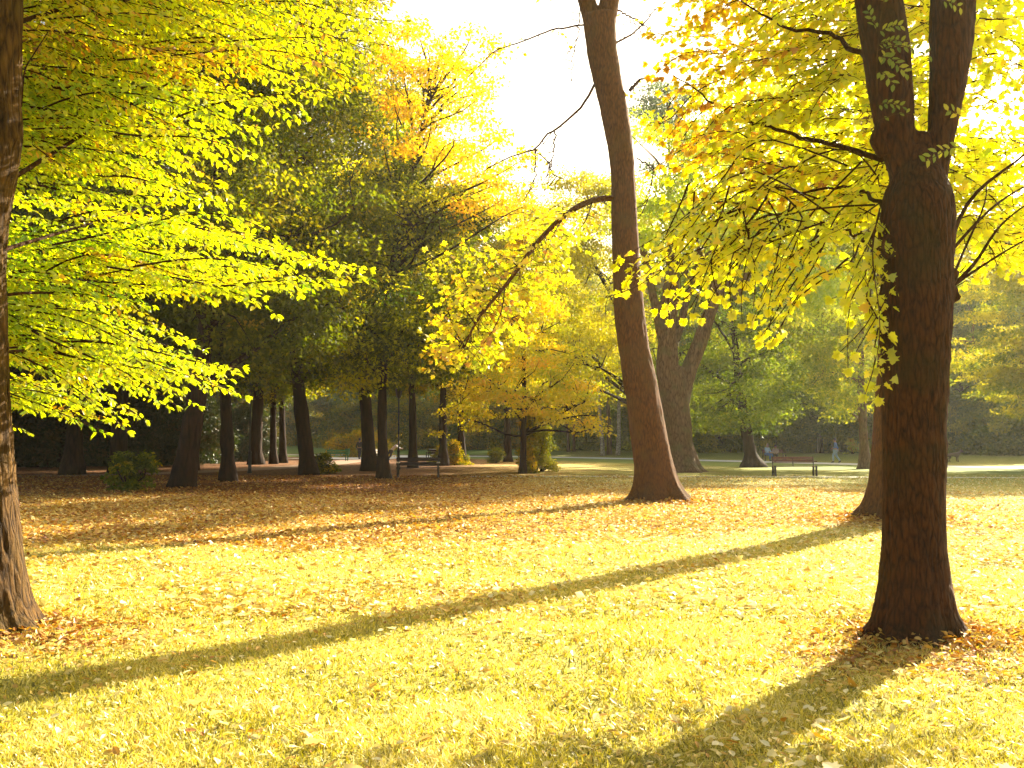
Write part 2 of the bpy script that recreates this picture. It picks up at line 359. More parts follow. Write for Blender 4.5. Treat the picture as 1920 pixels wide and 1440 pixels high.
def spray(wood, leaves, pts, r0, tmpl, lsize, twig_len, twig_gap, leaf_gap, tint, droop=.25, plane_up=(0, 0, 1), start=.15, taper=.75, rs=rng, density=1., twig_tube=True, tint_var=.15):
    """a bough: stem along pts, side twigs left and right in a plane, leaves hanging along the twigs"""
    L = np.sum(np.linalg.norm(np.diff(np.asarray(pts, float), axis=0), axis=1))
    n = max(6, int(L / .12)); st = resample(pts, n)
    if r0 > 0: wood.tube(st, np.linspace(r0, max(.003, r0 * .12), n), 6 if r0 > .02 else 4, cap=False)
    up = np.array(plane_up, float); tan = norm(np.gradient(st, axis=0))
    m = max(2, int(L * (1 - start) / twig_gap)); us = start + (1 - start) * (np.arange(m) + rs.random(m) * .6) / m
    P_, T_, N_, S_, Q_ = [], [], [], [], []
    for k, u in enumerate(us):
        i = min(n - 1, int(u * (n - 1))); o = st[i]; t = tan[i]; side = norm(np.cross(t, up)) * (1 if k % 2 else -1)
        tl = twig_len * (1 - taper * u) * (.6 + .7 * rs.random())
        d = norm(t * (.55 + .4 * rs.random()) + side * (.8 + .3 * rs.random()) + up * rs.normal() * .16)
        e = o + d * tl + np.array([0, 0, -droop * tl * .5])
        if twig_tube and tl > .12: wood.tube(np.array([o, (o + e) / 2 + up * tl * .05, e]), [.0035, .0025, .0015], 3, cap=False)
        nl = max(1, int(density * tl / leaf_gap)); f = (np.arange(nl) + rs.random(nl)) / nl
        pos = o + (e - o) * f[:, None] + up * (tl * .05 * np.sin(np.pi * f))[:, None] + rs.normal(size=(nl, 3)) * lsize * .18
        sd_ = np.where(np.arange(nl) % 2, 1, -1)[:, None] * norm(np.cross(d, up))
        td = d * .6 + sd_ * (.6 + .5 * rs.random((nl, 1))) + np.array([0, 0, -1.]) * (droop + .5 * rs.random((nl, 1))) + rs.normal(size=(nl, 3)) * .2
        nd = up + rs.normal(size=(nl, 3)) * .45
        P_.append(pos); T_.append(td); N_.append(nd); S_.append(lsize * (.5 + .8 * rs.random(nl)))
        Q_.append(tint + rs.normal() * tint_var * .6 + rs.normal(size=nl) * tint_var * .6)
    nt_ = 5; P_.append(np.repeat(st[-1:], nt_, 0)); T_.append(tan[-1] + rs.normal(size=(nt_, 3)) * .5 + [0, 0, -droop]); N_.append(up + rs.normal(size=(nt_, 3)) * .4); S_.append(np.full(nt_, lsize)); Q_.append(np.full(nt_, tint))
    add_leaves(leaves, tmpl, np.concatenate(P_), np.concatenate(T_), np.concatenate(N_), np.concatenate(S_), np.clip(np.concatenate(Q_), 0, 1))

def clumps(leaves, centres, rad, per, lsize, tint, rs, flat=.45, tmpl=T_RHOMB, tint_var=.12, droop=.4):
    centres = np.asarray(centres, float); m = len(centres); rad = np.broadcast_to(rad, (m,))
    cnt = np.maximum(3, (per * (rad / rad.mean()) ** 2).astype(int)); ci = np.repeat(np.arange(m), cnt); n = len(ci)
    g = rs.normal(size=(n, 3)); g = g / (np.linalg.norm(g, axis=1, keepdims=True) + 1e-6) * (rs.random((n, 1)) ** .5)
    g[:, 2] *= flat
    g[:, 2] -= .25 * (g[:, 0] ** 2 + g[:, 1] ** 2)           # each clump arches over
    pos = centres[ci] + g * rad[ci][:, None]
    td = g * [1, 1, .3] + rs.normal(size=(n, 3)) * .5 + [0, 0, -droop]
    nd = rs.normal(size=(n, 3)) * .55 + [0, 0, 1]
    tb = rs.normal(size=m) * tint_var
    add_leaves(leaves, tmpl, pos, td, nd, lsize * (.65 + .7 * rs.random(n)), np.clip(tint + tb[ci] + rs.normal(size=n) * tint_var * .6, 0, 1))

def bark_disp(me, amp, fx, fz, seed=1):
    n = len(me.vertices); co = np.empty(n * 3, np.float32); me.vertices.foreach_get('co', co); co = co.reshape(-1, 3).astype(float)
    no = np.empty(n * 3, np.float32); me.vertices.foreach_get('normal', no); no = no.reshape(-1, 3)
    p = co * [fx, fx, fz]; r = 1 - np.abs(2 * vnoise(p, seed) - 1); r2 = vnoise(p * 2.3, seed + 1); low = vnoise(co * [2, 2, 1.2], seed + 2) - .5
    co = co + no * ((r * .7 + r2 * .3 - .5) * amp + low * amp * 1.6)[:, None]
    me.vertices.foreach_set('co', co.astype(np.float32).ravel()); me.update()
def remeshed(mb, name, voxel, amp=0, fx=20, fz=4, seed=1):
    me = mb.mesh(name + '_raw'); o = bpy.data.objects.new('tmp', me); C.objects.link(o)
    md = o.modifiers.new('r', 'REMESH'); md.mode = 'VOXEL'; md.voxel_size = voxel; md.use_smooth_shade = True
    s = o.modifiers.new('s', 'SMOOTH'); s.iterations = 3; s.factor = .5
    dg = bpy.context.evaluated_depsgraph_get(); out = bpy.data.meshes.new_from_object(o.evaluated_get(dg)); out.name = name
    bpy.data.objects.remove(o); bpy.data.meshes.remove(me)
    if amp: bark_disp(out, amp, fx, fz, seed)
    return out
def edges_trunk(rows, d, dslope=0.0):
    """rows of (py, left px, right px) at depth d -> centre points and radii"""
    pts, rad = [], []
    for py, a_, b_ in rows:
        l = P(a_, py, d); r_ = P(b_, py, d); pts.append((l + r_) / 2); rad.append((r_[0] - l[0]) / 2)
    return np.array(pts), np.array(rad)
def root_flare(me, base, r, reach, h, angs, width=.38):
    """push the foot of a trunk outwards, more along the roots"""
    n = len(me.vertices); co = np.empty(n * 3, np.float32); me.vertices.foreach_get('co', co); co = co.reshape(-1, 3).astype(float)
    v = co - base; z = np.maximum(v[:, 2], 0); th = np.arctan2(v[:, 1], v[:, 0]); rad = np.hypot(v[:, 0], v[:, 1])
    lobe = np.zeros(n)
    for a_ in angs:
        dth = (th - a_ + np.pi) % (2 * np.pi) - np.pi; lobe = np.maximum(lobe, np.exp(-(dth / width) ** 2))
    near = rad < r * 2.2
    push = (reach * (.22 + .5 * lobe) * np.exp(-z / (h * .5)) + reach * .9 * lobe * np.exp(-z / (h * .16))) * near * np.clip(rad / r, 0, 1)
    co[:, :2] += v[:, :2] / (rad[:, None] + 1e-6) * push[:, None]
    me.vertices.foreach_set('co', co.astype(np.float32).ravel()); me.update()

# ------------------------------------------------------------------ generic tree
NK = 1.45
def make_tree(rs, H, lean=(0, 0), r=.3, cb=4., crx=5., cry=None, cz=None, crz=None, coff=(0, 0), nclump=260, per=130, crad=1.0, lsize=.17, tint=.5, tint_var=.17, limbs=14, low_trunk=None, flat=.45, shape='round', trunk_top=.8, flare=1.5, twigs=True):
    """returns wood and crown meshes, local to the trunk's base. cb: height of the crown's underside"""
    cry = cry or crx; cz = cz if cz is not None else (H + cb) / 2; crz = crz or (H - cb) / 2
    wood, lv, br = MB(), MB(), MB()
    n = 16; t = np.linspace(0, 1, n); top = H * trunk_top
    cx = np.array([lean[0] * top * tt + coff[0] * tt ** 2 for tt in t]) + np.sin(t * 7 + rs.random() * 6) * r * .25
    cyy = np.array([lean[1] * top * tt + coff[1] * tt ** 2 for tt in t]) + np.sin(t * 5 + rs.random() * 6) * r * .25
    cx -= cx[0]; cyy -= cyy[0]
    pts = np.column_stack([cx, cyy, t * top - .15])
    rad = r * (1 - .82 * t) ; rad = rad * (1 + (flare - 1) * np.exp(-(t * top) / .35))
    if low_trunk is not None:
        pts = low_trunk[0]; rad = low_trunk[1]
    ns = 12
    pts_d = resample(np.vstack([pts]), 40); s0 = np.linspace(0, 1, len(pts)); 
    sl = np.concatenate([[0], np.cumsum(np.linalg.norm(np.diff(pts, axis=0), axis=1))]); rad_d = np.interp(np.linspace(0, sl[-1], 40), sl, rad)
    rad_d = rad_d * (1 + .06 * rs.normal(size=40)); wood.tube(pts_d, rad_d, ns)
    axis = lambda z: np.array([np.interp(z, pts[:, 2], pts[:, 0]), np.interp(z, pts[:, 2], pts[:, 1]), z])
    ctr = np.array([lean[0] * cz + coff[0], lean[1] * cz + coff[1], cz])
    # clump centres fill the crown, more of them near its surface
    nclump = int(nclump * NK); u = rs.normal(size=(nclump, 3)); u = norm(u) * (rs.random((nclump, 1)) ** .42)
    if shape == 'cone': 
        zz = rs.random(nclump) ** 1.5; rr = (1 - zz) ** .8 * np.sqrt(rs.random(nclump)); th = rs.random(nclump) * 2 * np.pi
        u = np.column_stack([rr * np.cos(th), rr * np.sin(th), zz * 2 - 1 + rs.normal(size=nclump) * .12 - .25 * rr * rs.random(nclump)])
    wob = 1 + .35 * (vnoise(norm(u) * 2.2 + rs.random(3) * 50, 5) - .5)
    if shape == 'round': u[:, 2] = np.sign(u[:, 2]) * np.abs(u[:, 2]) ** .62
    c = ctr + u * np.array([crx, cry, crz]) * (wob[:, None] * [1, 1, 0] + [0, 0, 1] if shape != 'cone' else 1)
    c = c[c[:, 2] > cb * .8]
    # holes
    hole = vnoise(c * .38 + rs.random(3) * 40, 9) > .22; c = c[hole]
    clumps(lv, c, crad * (.6 + .8 * rs.random(len(c))), per, lsize, tint, rs, flat, tint_var=tint_var)
    # limbs toward clumps
    tips = c[rs.choice(len(c), min(limbs, len(c)), replace=False)]
    segs = []
    zmax = pts[-1][2]
    for tip in tips:
        z0 = np.clip(tip[2] - (.3 + .4 * rs.random()) * np.hypot(*(tip[:2] - axis(min(tip[2], zmax))[:2])), cb * .75, zmax * .97)
        p = axis(z0); r1 = np.interp(z0, pts[:, 2], rad) * .42
        cp = curve_pts(p, tip, 7, .06, -.08, rs); br.tube(cp, np.linspace(r1, .03, 7), 6, cap=False); segs.append(cp)
    if twigs and segs:
        allp = np.concatenate(segs)
        for cc in c[::2]:
            d2 = np.sum((allp - cc) ** 2, 1); j = np.argmin(d2)
            if d2[j] < 9: br.tube(curve_pts(allp[j], cc, 4, .08, 0, rs), [.035, .025, .015, .008], 4, cap=False)
    br.tube(pts_d[12:], rad_d[12:] * .8, 6); wood.br = br; return wood, lv
def place_tree(name, loc, wood, lv, leafmat, barkmat, label, cat='tree', group=None, wood_mesh=None, rz=0):
    t = thing(name, loc, label, cat, group, rz)
    link('trunk', wood_mesh or wood.mesh('trunk', True), barkmat, t)
    crown(t, lv, wood.br, leafmat, barkmat)
    return t
def copy_tree(src, loc, rz, sc, label, group=None):
    r = src.copy(); C.objects.link(r); r.location = loc; r.rotation_euler = (0, 0, rz); r.scale = sc if hasattr(sc, '__len__') else (sc,) * 3
    r['label'] = label
    if group: r['group'] = group
    for ch in list(src.children):
        c_ = ch.copy(); C.objects.link(c_); c_.parent = r
        for g in ch.children:
            d_ = g.copy(); C.objects.link(d_); d_.parent = c_
    return r

# ================================================================== NEAR TREES
def px_path(rows, n=None):
    p = np.array([P(*r) for r in rows]); return resample(p, n) if n else p
def to_ground(pts, rad):
    """carry a trunk a little below the ground"""
    return np.vstack([pts[0] + [0, 0, -.35], pts]), np.concatenate([[rad[0]], rad])
def smooth_path(pts, it=2):
    pts = np.array(pts, float)
    for _ in range(it): pts[1:-1] = (pts[:-2] + 2 * pts[1:-1] + pts[2:]) / 4
    return pts

# --- forked dark tree at the right
def right_tree():
    d = 8.0; mb = MB(); rs = np.random.default_rng(3)
    rows = [(1192, 1645, 1783), (1165, 1650, 1780), (1130, 1652, 1776), (1080, 1655, 1772), (1000, 1656, 1770), (900, 1657, 1768), (800, 1657, 1767), (700, 1658, 1770), (600, 1660, 1775), (520, 1658, 1776), (440, 1655, 1777), (380, 1658, 1782), (330, 1654, 1790), (290, 1660, 1784), (266, 1684, 1766), (248, 1706, 1746)]
    p, r = edges_trunk(rows, d); p, r = to_ground(p, r); mb.tube(resample(p, 50), np.interp(np.linspace(0, 1, 50), np.linspace(0, 1, len(r)), r), 24)
    ll = [(440, 1696, 1722), (400, 1680, 1732), (360, 1665, 1738), (300, 1652, 1728), (240, 1645, 1718), (200, 1641, 1706), (100, 1632, 1694), (0, 1612, 1683), (-150, 1580, 1650), (-400, 1530, 1590), (-700, 1500, 1540)]
    p1, r1 = edges_trunk(ll, d); mb.tube(smooth_path(resample(p1, 30)), np.interp(np.linspace(0, 1, 30), np.linspace(0, 1, len(r1)), r1), 20)
    rl = [(440, 1716, 1746), (400, 1716, 1764), (360, 1715, 1778), (300, 1724, 1794), (240, 1729, 1803), (200, 1735, 1809), (100, 1746, 1820), (0, 1750, 1825), (-150, 1765, 1835), (-400, 1800, 1860), (-800, 1850, 1890)]
    p2, r2 = edges_trunk(rl, d); mb.tube(smooth_path(resample(p2, 30)), np.interp(np.linspace(0, 1, 30), np.linspace(0, 1, len(r2)), r2), 20)
    for kx, ky, kr in ((1664, 462, .085), (1775, 535, .05), (1645, 262, .05)):
        c = P(kx, ky, d - .05); mb.tube([c + [.06, 0, -.12], c, c + [.05, 0, .12]], [.05, kr, .05], 10)
    base = p[1] * [1, 1, 0]
    t = thing('maple_tree', base, 'dark tree forking into two thick limbs, nearest on the right', 'tree')
    me = remeshed(mb, 'trunk', .014, .026, 28, 6, 2); root_flare(me, base, r[1], .14, .5, [-.15, .9, 1.9, 3.05, 3.9, 4.7, 5.6]); me.transform(Matrix.Translation(-Vector(base)))
    tr = link('trunk', me, M['bark_dark'], t)
    kn = MB(); kc = P(1668, 462, d - .235) - base; a_ = np.linspace(0, 2 * np.pi, 17)
    ring = np.column_stack([kc[0] + .05 * np.cos(a_), kc[1] + .012 * np.cos(a_) ** 2, kc[2] + .085 * np.sin(a_)]); kn.tube(ring, .014, 8, cap=False)
    link('knot', kn.mesh('knot', True), M['bark_dark'], tr)
    W, L_ = MB(), MB()
    def bough(root, tip, size=.105, tl=.42, tint=.55, r0=.007, st=.3, sag=-.05, dens=1., gap=.085, lg=.05, droop=.35, rs=rs):
        pts = curve_pts(P(*root), P(*tip), 9, .08, sag, rs)
        spray(W, L_, pts - base, r0, T_MAPLE, size, tl, gap, lg, tint, droop, start=st, rs=rs, density=dens)
    left_roots = lambda: (1640 + rs.uniform(-20, 20), rs.uniform(-150, 330), 8.0 + rs.uniform(-.05, .1))
    # left side of the crown: tips spread over the part of the crown one can see
    tips = []
    for ty in np.arange(-60, 440, 18):
        for tx in np.arange(1240, 1690, 43):
            x_ = tx + rs.uniform(-34, 34); y_ = ty + rs.uniform(-20, 20)
            if ((x_ - 1590) / 50) ** 2 + ((y_ - 235) / 50) ** 2 < 1: continue
            if ((x_ - 1340) / 40) ** 2 + ((y_ - 80) / 28) ** 2 < 1: continue
            if x_ < 1300 and y_ < 280 and rs.random() < .35 and y_ > 130: continue
            if y_ > 330 and x_ < 1420 and rs.random() < .6: continue
            tips.append((x_, y_))
    for x_, y_ in tips:
        dd = rs.uniform(8.6, 10.8)
        root = (x_ + rs.uniform(60, 280), y_ - rs.uniform(-20, 130), dd + rs.uniform(-.3, .5))
        bough(root, (x_, y_, dd), tint=.36 + .25 * rs.random() + (.25 if x_ < 1330 else 0), st=.05, gap=.085, lg=.05, size=.072)
    # main lateral limbs that carry them
    for pts_, r0 in [([(1655, 300, 8.1), (1560, 268, 8.5), (1420, 236, 9.0), (1330, 186, 9.2), (1262, 140, 9.4)], .026), ([(1662, 392, 8.1), (1600, 352, 8.6), (1480, 362, 9.0), (1380, 330, 9.3)], .020), ([(1640, 120, 8.1), (1560, 66, 8.5), (1450, 44, 8.8), (1360, -20, 9)], .026), ([(1662, 470, 8.1), (1580, 430, 8.5), (1500, 468, 8.8)], .016)]:
        q_ = smooth_path(px_path(pts_, 26), 4) - base; q_[2:] += (vnoise(np.arange(24)[:, None] * [.45, .5, .4] + rs.random(3) * 30)[:, None] - .5) * .10
        bb = MB(); bb.tube(q_, np.linspace(r0, .005, 26), 8); link('branch', bb.mesh('branch', True), M['bark_dark'], t)
    # pale bright bough hanging left, in front of the leaning trunk
    for root, tip in [((1600, 400, 8.1), (1155, 500, 8.6)), ((1520, 450, 8.2), (1160, 550, 8.5)), ((1560, 420, 8.2), (1430, 620, 8.4)), ((1500, 430, 8.2), (1300, 585, 8.5)), ((1480, 480, 8.2), (1390, 590, 8.3)), ((1450, 450, 8.3), (1230, 600, 8.6)), ((1420, 420, 8.4), (1200, 530, 8.9)), ((1480, 440, 8.4), (1330, 500, 8.8)), ((1540, 470, 8.4), (1440, 600, 8.5)), ((1520, 460, 8.4), (1400, 560, 8.6)), ((1480, 450, 8.4), (1350, 560, 8.6)), ((1450, 440, 8.4), (1270, 555, 8.7)), ((1580, 500, 8.4), (1420, 630, 8.4))]:
        for _ in range(3): bough((root[0] + rs.uniform(-150, 60), root[1] + rs.uniform(-120, 20), root[2] + rs.uniform(0, .5)), (tip[0] + rs.uniform(-30, 30), tip[1] + rs.uniform(-25, 18), tip[2] + rs.uniform(-.3, .4)), size=.072, tl=.28, tint=.5, st=.28, sag=-.12, gap=.075, lg=.05, r0=.009)
    # hanging twig left of the trunk
    for root, tip in [((1650, 390, 8.0), (1622, 740, 7.7)), ((1640, 430, 7.9), (1590, 690, 7.7)), ((1655, 440, 8.0), (1640, 620, 8.0)), ((1625, 560, 7.9), (1648, 745, 7.8)), ((1650, 480, 7.9), (1605, 660, 7.8)), ((1650, 600, 7.9), (1630, 720, 7.75)), ((1650, 400, 8.1), (1585, 560, 8.0)), ((1655, 520, 8.0), (1575, 660, 7.9)), ((1640, 500, 8.0), (1640, 690, 7.9))]:
        bough(root, tip, size=.08, tl=.2, tint=.45, st=.1, sag=0, gap=.08, lg=.05, droop=.6)
    for root, tip in [((1650, 380, 8.1), (1500, 520, 8.6)), ((1650, 420, 8.1), (1560, 560, 8.6)), ((1650, 300, 8.1), (1440, 470, 9.2)), ((1650, 460, 8.2), (1600, 600, 8.8))] + [((rs.uniform(1560, 1700), rs.uniform(280, 430), 9.4), (rs.uniform(1440, 1650), rs.uniform(400, 570), 9.6)) for _ in range(9)] + [((rs.uniform(1420, 1600), rs.uniform(200, 360), 9.6), (rs.uniform(1225, 1420), rs.uniform(280, 400), 10)) for _ in range(6)]:
        bough(root, tip, size=.085, tl=.35, tint=.38, st=.15)
    # right side
    for k in range(185):
        x_ = rs.uniform(1760, 2080); y_ = rs.uniform(-40, 530); dd = rs.uniform(8.5, 10.8)
        if ((x_ - 1868) / 55) ** 2 + ((y_ - 220) / 60) ** 2 < 1 or ((x_ - 1880) / 45) ** 2 + ((y_ - 110) / 40) ** 2 < 1: continue
        bough((x_ - rs.uniform(10, 160), y_ - rs.uniform(-40, 120), dd), (x_, y_, dd + rs.uniform(-.1, .4)), tint=.28 + .3 * rs.random(), st=.1, gap=.085, lg=.05, size=.075)
    for tip, r0 in (((1930, 380, 7.6), .018), ((1940, 440, 7.8), .014), ((1960, 330, 8.5), .014), ((1850, 350, 8.4), .012), ((2000, 200, 8.2), .02)):
        cp = curve_pts(P(1776, 545 if tip[1] > 340 else 480, 8.0), P(*tip), 12, .04, -.05, rs) - base; W.tube(cp, np.linspace(r0, .005, 12), 6, cap=False)
    # high crown, above the picture
    rs2 = np.random.default_rng(5); c = np.column_stack([rs2.normal(-.3, 1.7, 60), rs2.normal(-1.4, 1.3, 60), rs2.uniform(6.4, 11.5, 60)])
    clumps(L_, c, .8, 60, .16, .5, rs2)
    for k in range(14):
        W.tube(curve_pts((p1 if k % 2 else p2)[-3] - base, c[k], 7, .08, -.05, rs2), np.linspace(.06, .015, 7), 6, cap=False)
    crown(t, L_, W, M['yellow'], M['bark_dark'])
    # thin shoots with feathery leaves in front of the limbs
    E, Fh = MB(), MB()
    def shoot_part():
        sh = link('shoot', E.mesh('shoot'), M['bark_left'], t); link('leaves', Fh.mesh('leaves'), M['olive'], sh)
        for m_ in (E, Fh): m_.V, m_.F, m_.n, m_.T = [], {}, 0, []
    def pinnate(a_, b_, n=5, size=.05):
        a_ = P(*a_) - base; b_ = P(*b_) - base; E.tube(curve_pts(a_, b_, 5, .05, -.1, rs), [.004, .004, .003, .003, .002], 4, cap=False)
        st = curve_pts(a_, b_, n * 2 + 2, .03, -.1, rs)[1:]; d_ = norm(b_ - a_); s_ = norm(np.cross(d_, [0, 1, 0]))
        m = len(st); sg = np.where(np.arange(m) % 2, 1, -1)[:, None]
        add_leaves(Fh, T_OVAL, st, d_ * .7 + sg * s_ * .8 + rs.normal(size=(m, 3)) * .15, np.array([0, -1, .3]) + rs.normal(size=(m, 3)) * .3, size, np.clip(.45 + rs.normal(size=m) * .2, 0, 1))
    stem = [(1645, 235, 7.72), (1644, 110, 7.70), (1650, 40, 7.70), (1657, 5, 7.72)]; E.tube(px_path(stem, 14) - base, .006, 5)
    sprigs = [((1646, 60, 7.7), (1688, 48, 7.6), 4, .06), ((1644, 60, 7.7), (1628, 20, 7.7), 3, .06), ((1645, 85, 7.7), (1695, 78, 7.6), 5, .055), ((1645, 95, 7.7), (1742, 104, 7.5), 6, .06), ((1645, 105, 7.7), (1698, 138, 7.6), 6, .075), ((1645, 135, 7.7), (1675, 158, 7.6), 3, .07), ((1645, 198, 7.7), (1692, 200, 7.6), 4, .055), ((1645, 226, 7.7), (1712, 213, 7.6), 2, .05),
                         ((1800, 274, 7.65), (1735, 303, 7.5), 5, .075), ((1806, 220, 7.65), (1778, 208, 7.6), 2, .07), ((1655, 8, 7.7), (1660, -12, 7.65), 3, .07), ((1765, 2, 7.6), (1800, 14, 7.6), 3, .06)]
    for q_ in [k_ for k_ in sprigs if k_[0][0] < 1700]: pinnate(*q_)
    shoot_part()
    for q_ in [k_ for k_ in sprigs if k_[0][0] > 1700]: pinnate(*q_); shoot_part()
right_tree()

# --- second tree on the right, mostly hidden behind the first
def second_tree():
    d = 19.7; rs = np.random.default_rng(8); mb = MB()
    rows = [(972, 1632, 1725), (955, 1637, 1722), (930, 1641, 1720), (880, 1645, 1717), (800, 1649, 1716), (700, 1655, 1718), (600, 1656, 1716), (500, 1648, 1710), (420, 1636, 1702), (350, 1628, 1692), (250, 1618, 1676), (100, 1604, 1655), (-150, 1590, 1630), (-400, 1580, 1600)]
    p, r = edges_trunk(rows, d); p, r = to_ground(p, r); base = p[1] * [1, 1, 0]
    mb.tube(resample(p, 60), np.interp(np.linspace(0, 1, 60), np.linspace(0, 1, len(r)), r), 20)
    t = thing('maple_tree', base, 'trunk half hidden behind the nearest dark forked tree on the right', 'tree')
    me = remeshed(mb, 'trunk', .035, .03, 14, 2.5, 5); root_flare(me, base, r[1], .42, 1.1, [0, 1, 2.2, 3.2, 4.2, 5.3]); me.transform(Matrix.Translation(-Vector(base))); link('trunk', me, M['bark_red'], t)
    W, L_ = MB(), MB()
    c = np.column_stack([rs.normal(1.0, 1.5, 60), rs.normal(1.0, 1.5, 60), rs.uniform(14, 20, 60)]); c = np.vstack([c, np.column_stack([rs.normal(-.6, 1.1, 16), rs.normal(0, 1.0, 16), rs.uniform(11.2, 14, 16)])])
    clumps(L_, c, 1.0, 70, .16, .5, rs)
    for k in range(14): W.tube(curve_pts(p[-2] - base, c[k], 8, .08, -.05, rs), np.linspace(.08, .02, 8), 6, cap=False)
    # broken side limb with dark rust leaves
    W.tube(px_path([(1640, 385, 19.6), (1628, 350, 19.3), (1640, 300, 19.0)], 8) - base, np.linspace(.16, .10, 8), 8)
    crown(t, L_, W, M['yellow'], M['bark_dark'])
second_tree()

# --- big leaning trunk in the middle
def leaning_tree():
    d = 25.7; rs = np.random.default_rng(12); mb = MB()
    rows = [(942, 1203, 1272), (920, 1200, 1266), (880, 1195, 1260), (850, 1190, 1255), (780, 1180, 1243), (700, 1168, 1226), (650, 1160, 1217), (600, 1153, 1210), (550, 1150, 1204), (500, 1149, 1199), (440, 1148, 1196), (370, 1146, 1193), (300, 1144, 1189), (250, 1136, 1183), (200, 1126, 1176), (150, 1114, 1165), (100, 1102, 1156), (60, 1097, 1153), (30, 1092, 1154)]
    p, r = edges_trunk(rows, d); p, r = to_ground(p, r); base = p[1] * [1, 1, 0]
    mb.tube(resample(p, 70), np.interp(np.linspace(0, 1, 70), np.linspace(0, 1, len(r)), r), 24)
    for rows2 in ([(60, 1098, 1130), (20, 1088, 1122), (-20, 1078, 1110), (-150, 1050, 1080), (-350, 1030, 1048)], [(60, 1118, 1153), (20, 1122, 1157), (-20, 1130, 1162), (-150, 1150, 1178), (-400, 1185, 1200)]):
        p1, r1 = edges_trunk(rows2, d); mb.tube(resample(p1, 20), np.interp(np.linspace(0, 1, 20), np.linspace(0, 1, len(r1)), r1), 14)
    for kx, ky, kr in ((1160, 178, .26), (1178, 300, .17)): mb.tube([P(kx - 8, ky - 26, d), P(kx - 3, ky, d), P(kx - 6, ky + 34, d)], [.12, kr, .12], 10)
    t = thing('maple_tree', base, 'tall red brown trunk leaning left in the middle, with one drooping limb', 'tree')
    me = remeshed(mb, 'trunk', .045, .03, 9, 2.2, 9); root_flare(me, base, r[1], .34, 1.5, [-.25, .9, 2.2, 3.4, 4.3, 5.5]); me.transform(Matrix.Translation(-Vector(base))); link('trunk', me, M['bark_red'], t)
    W, L_ = MB(), MB()
    main = smooth_path(px_path([(1150, 372, 25.6), (1128, 370, 25.5), (1085, 385, 25.3), (1040, 420, 25.0), (1000, 462, 24.8), (975, 500, 24.6), (940, 545, 24.4), (905, 585, 24.3), (885, 615, 24.2), (872, 650, 24.2)], 30))
    bm_ = MB(); bm_.tube(main - base, np.linspace(.085, .025, 30), 10); link('branch', bm_.mesh('branch', True), M['bark_red'], t)
    def sp(a_, tip, tint=.6, tl=.55, r0=.02, size=.13, dens=1., st=.1, sag=.05):
        spray(W, L_, curve_pts(a_, P(*tip), 8, .06, sag, rs) - base, r0, T_MAPLE, size, tl, .13, .085, tint, .5, start=st, rs=rs, density=dens)
    for k in range(8, 30):
        o = main[k]
        for s_ in range(6):
            x0 = 960 + (o[0] / o[1]) * F_PX; tx = x0 + rs.uniform(-115, 95); ty = 800 - 0; 
            zpx = 825 - (o[2] - 1.6) / o[1] * F_PX; ty = zpx + rs.uniform(-10, 75)
            if tx < 785: tx = 785 + rs.uniform(0, 30)
            if ty > 690: ty = 690
            sp(o + [0, .1, 0], (tx, ty, o[1] + rs.uniform(.3, 2.1)), r0=.009, st=.35 + .2 * rs.random(), size=.12, tint=.42 + (.3 if tx < 870 else 0) + rs.uniform(-.1, .1))
    for tip in [(800, 470), (835, 460), (870, 455), (905, 450), (940, 470), (790, 560), (790, 620), (800, 660), (850, 690), (880, 680), (1010, 400), (980, 420), (930, 520), (860, 520), (820, 520), (1040, 470), (1010, 520)]:
        j = np.argmin([abs(960 + q_[0] / q_[1] * F_PX - tip[0] - 70) for q_ in main]); sp(main[j], (*tip, 24.5 + rs.uniform(-1, 1)), tint=.6 + rs.uniform(-.1, .25), size=.14)
    # bare twigs against the sky
    def twig(rows_, r0, leaves_=0.):
        q_ = px_path(rows_, 22); q_ = q_ + vnoise(np.arange(22)[:, None] * [.9, .7, .8] + rs.random(3) * 30)[:, None] * .12; W.tube(q_ - base, np.linspace(r0, .012, 22), 5, cap=False)
        for k in range(4, 22, 2):
            a_ = q_[k]; b_ = a_ + rs.normal(size=3) * [.3, .2, .2] + [-.2, 0, -.35 * rs.random()]
            if leaves_ and rs.random() < leaves_: spray(W, L_, curve_pts(a_, b_, 5, .1, 0, rs) - base, .010, T_MAPLE, .10, .2, .16, .12, .7, .4, rs=rs)
            else: W.tube(curve_pts(a_, b_, 5, .12, 0, rs) - base, np.linspace(.012, .006, 5), 4, cap=False)
    twig([(1118, 150, 25.7), (1085, 205, 25.5), (1040, 245, 25.3), (1020, 255, 25.2), (1000, 283, 25.1), (950, 298, 25), (905, 322, 24.8)], .04, .15)
    twig([(1038, 247, 25.3), (1034, 290, 25.2), (1025, 330, 25.2)], .022, .1)
    twig([(1000, 283, 25.1), (1000, 330, 25), (985, 370, 25)], .02, .2)
    twig([(1000, 285, 25.1), (1030, 320, 25), (1050, 340, 25)], .018, .1)
    twig([(1100, 48, 25.7), (1080, 50, 25.7), (1030, 58, 25.6), (970, 82, 25.4), (925, 96, 25.4), (880, 140, 25.2)], .026, .25)
    twig([(1083, 0, 25.6), (1082, 60, 25.5), (1070, 100, 25.5), (1068, 155, 25.5)], .016)
    twig([(1152, 82, 25.7), (1180, 68, 25.8), (1205, 45, 25.9), (1230, 15, 26)], .03, .2)
    twig([(1155, 20, 25.7), (1190, 40, 25.8), (1225, 68, 25.9)], .026, .3)
    twig([(1178, 172, 25.7), (1195, 152, 25.7), (1218, 145, 25.7)], .05, .3)
    twig([(1190, 300, 25.7), (1222, 318, 25.6), (1214, 370, 25.5), (1200, 405, 25.5)], .022)
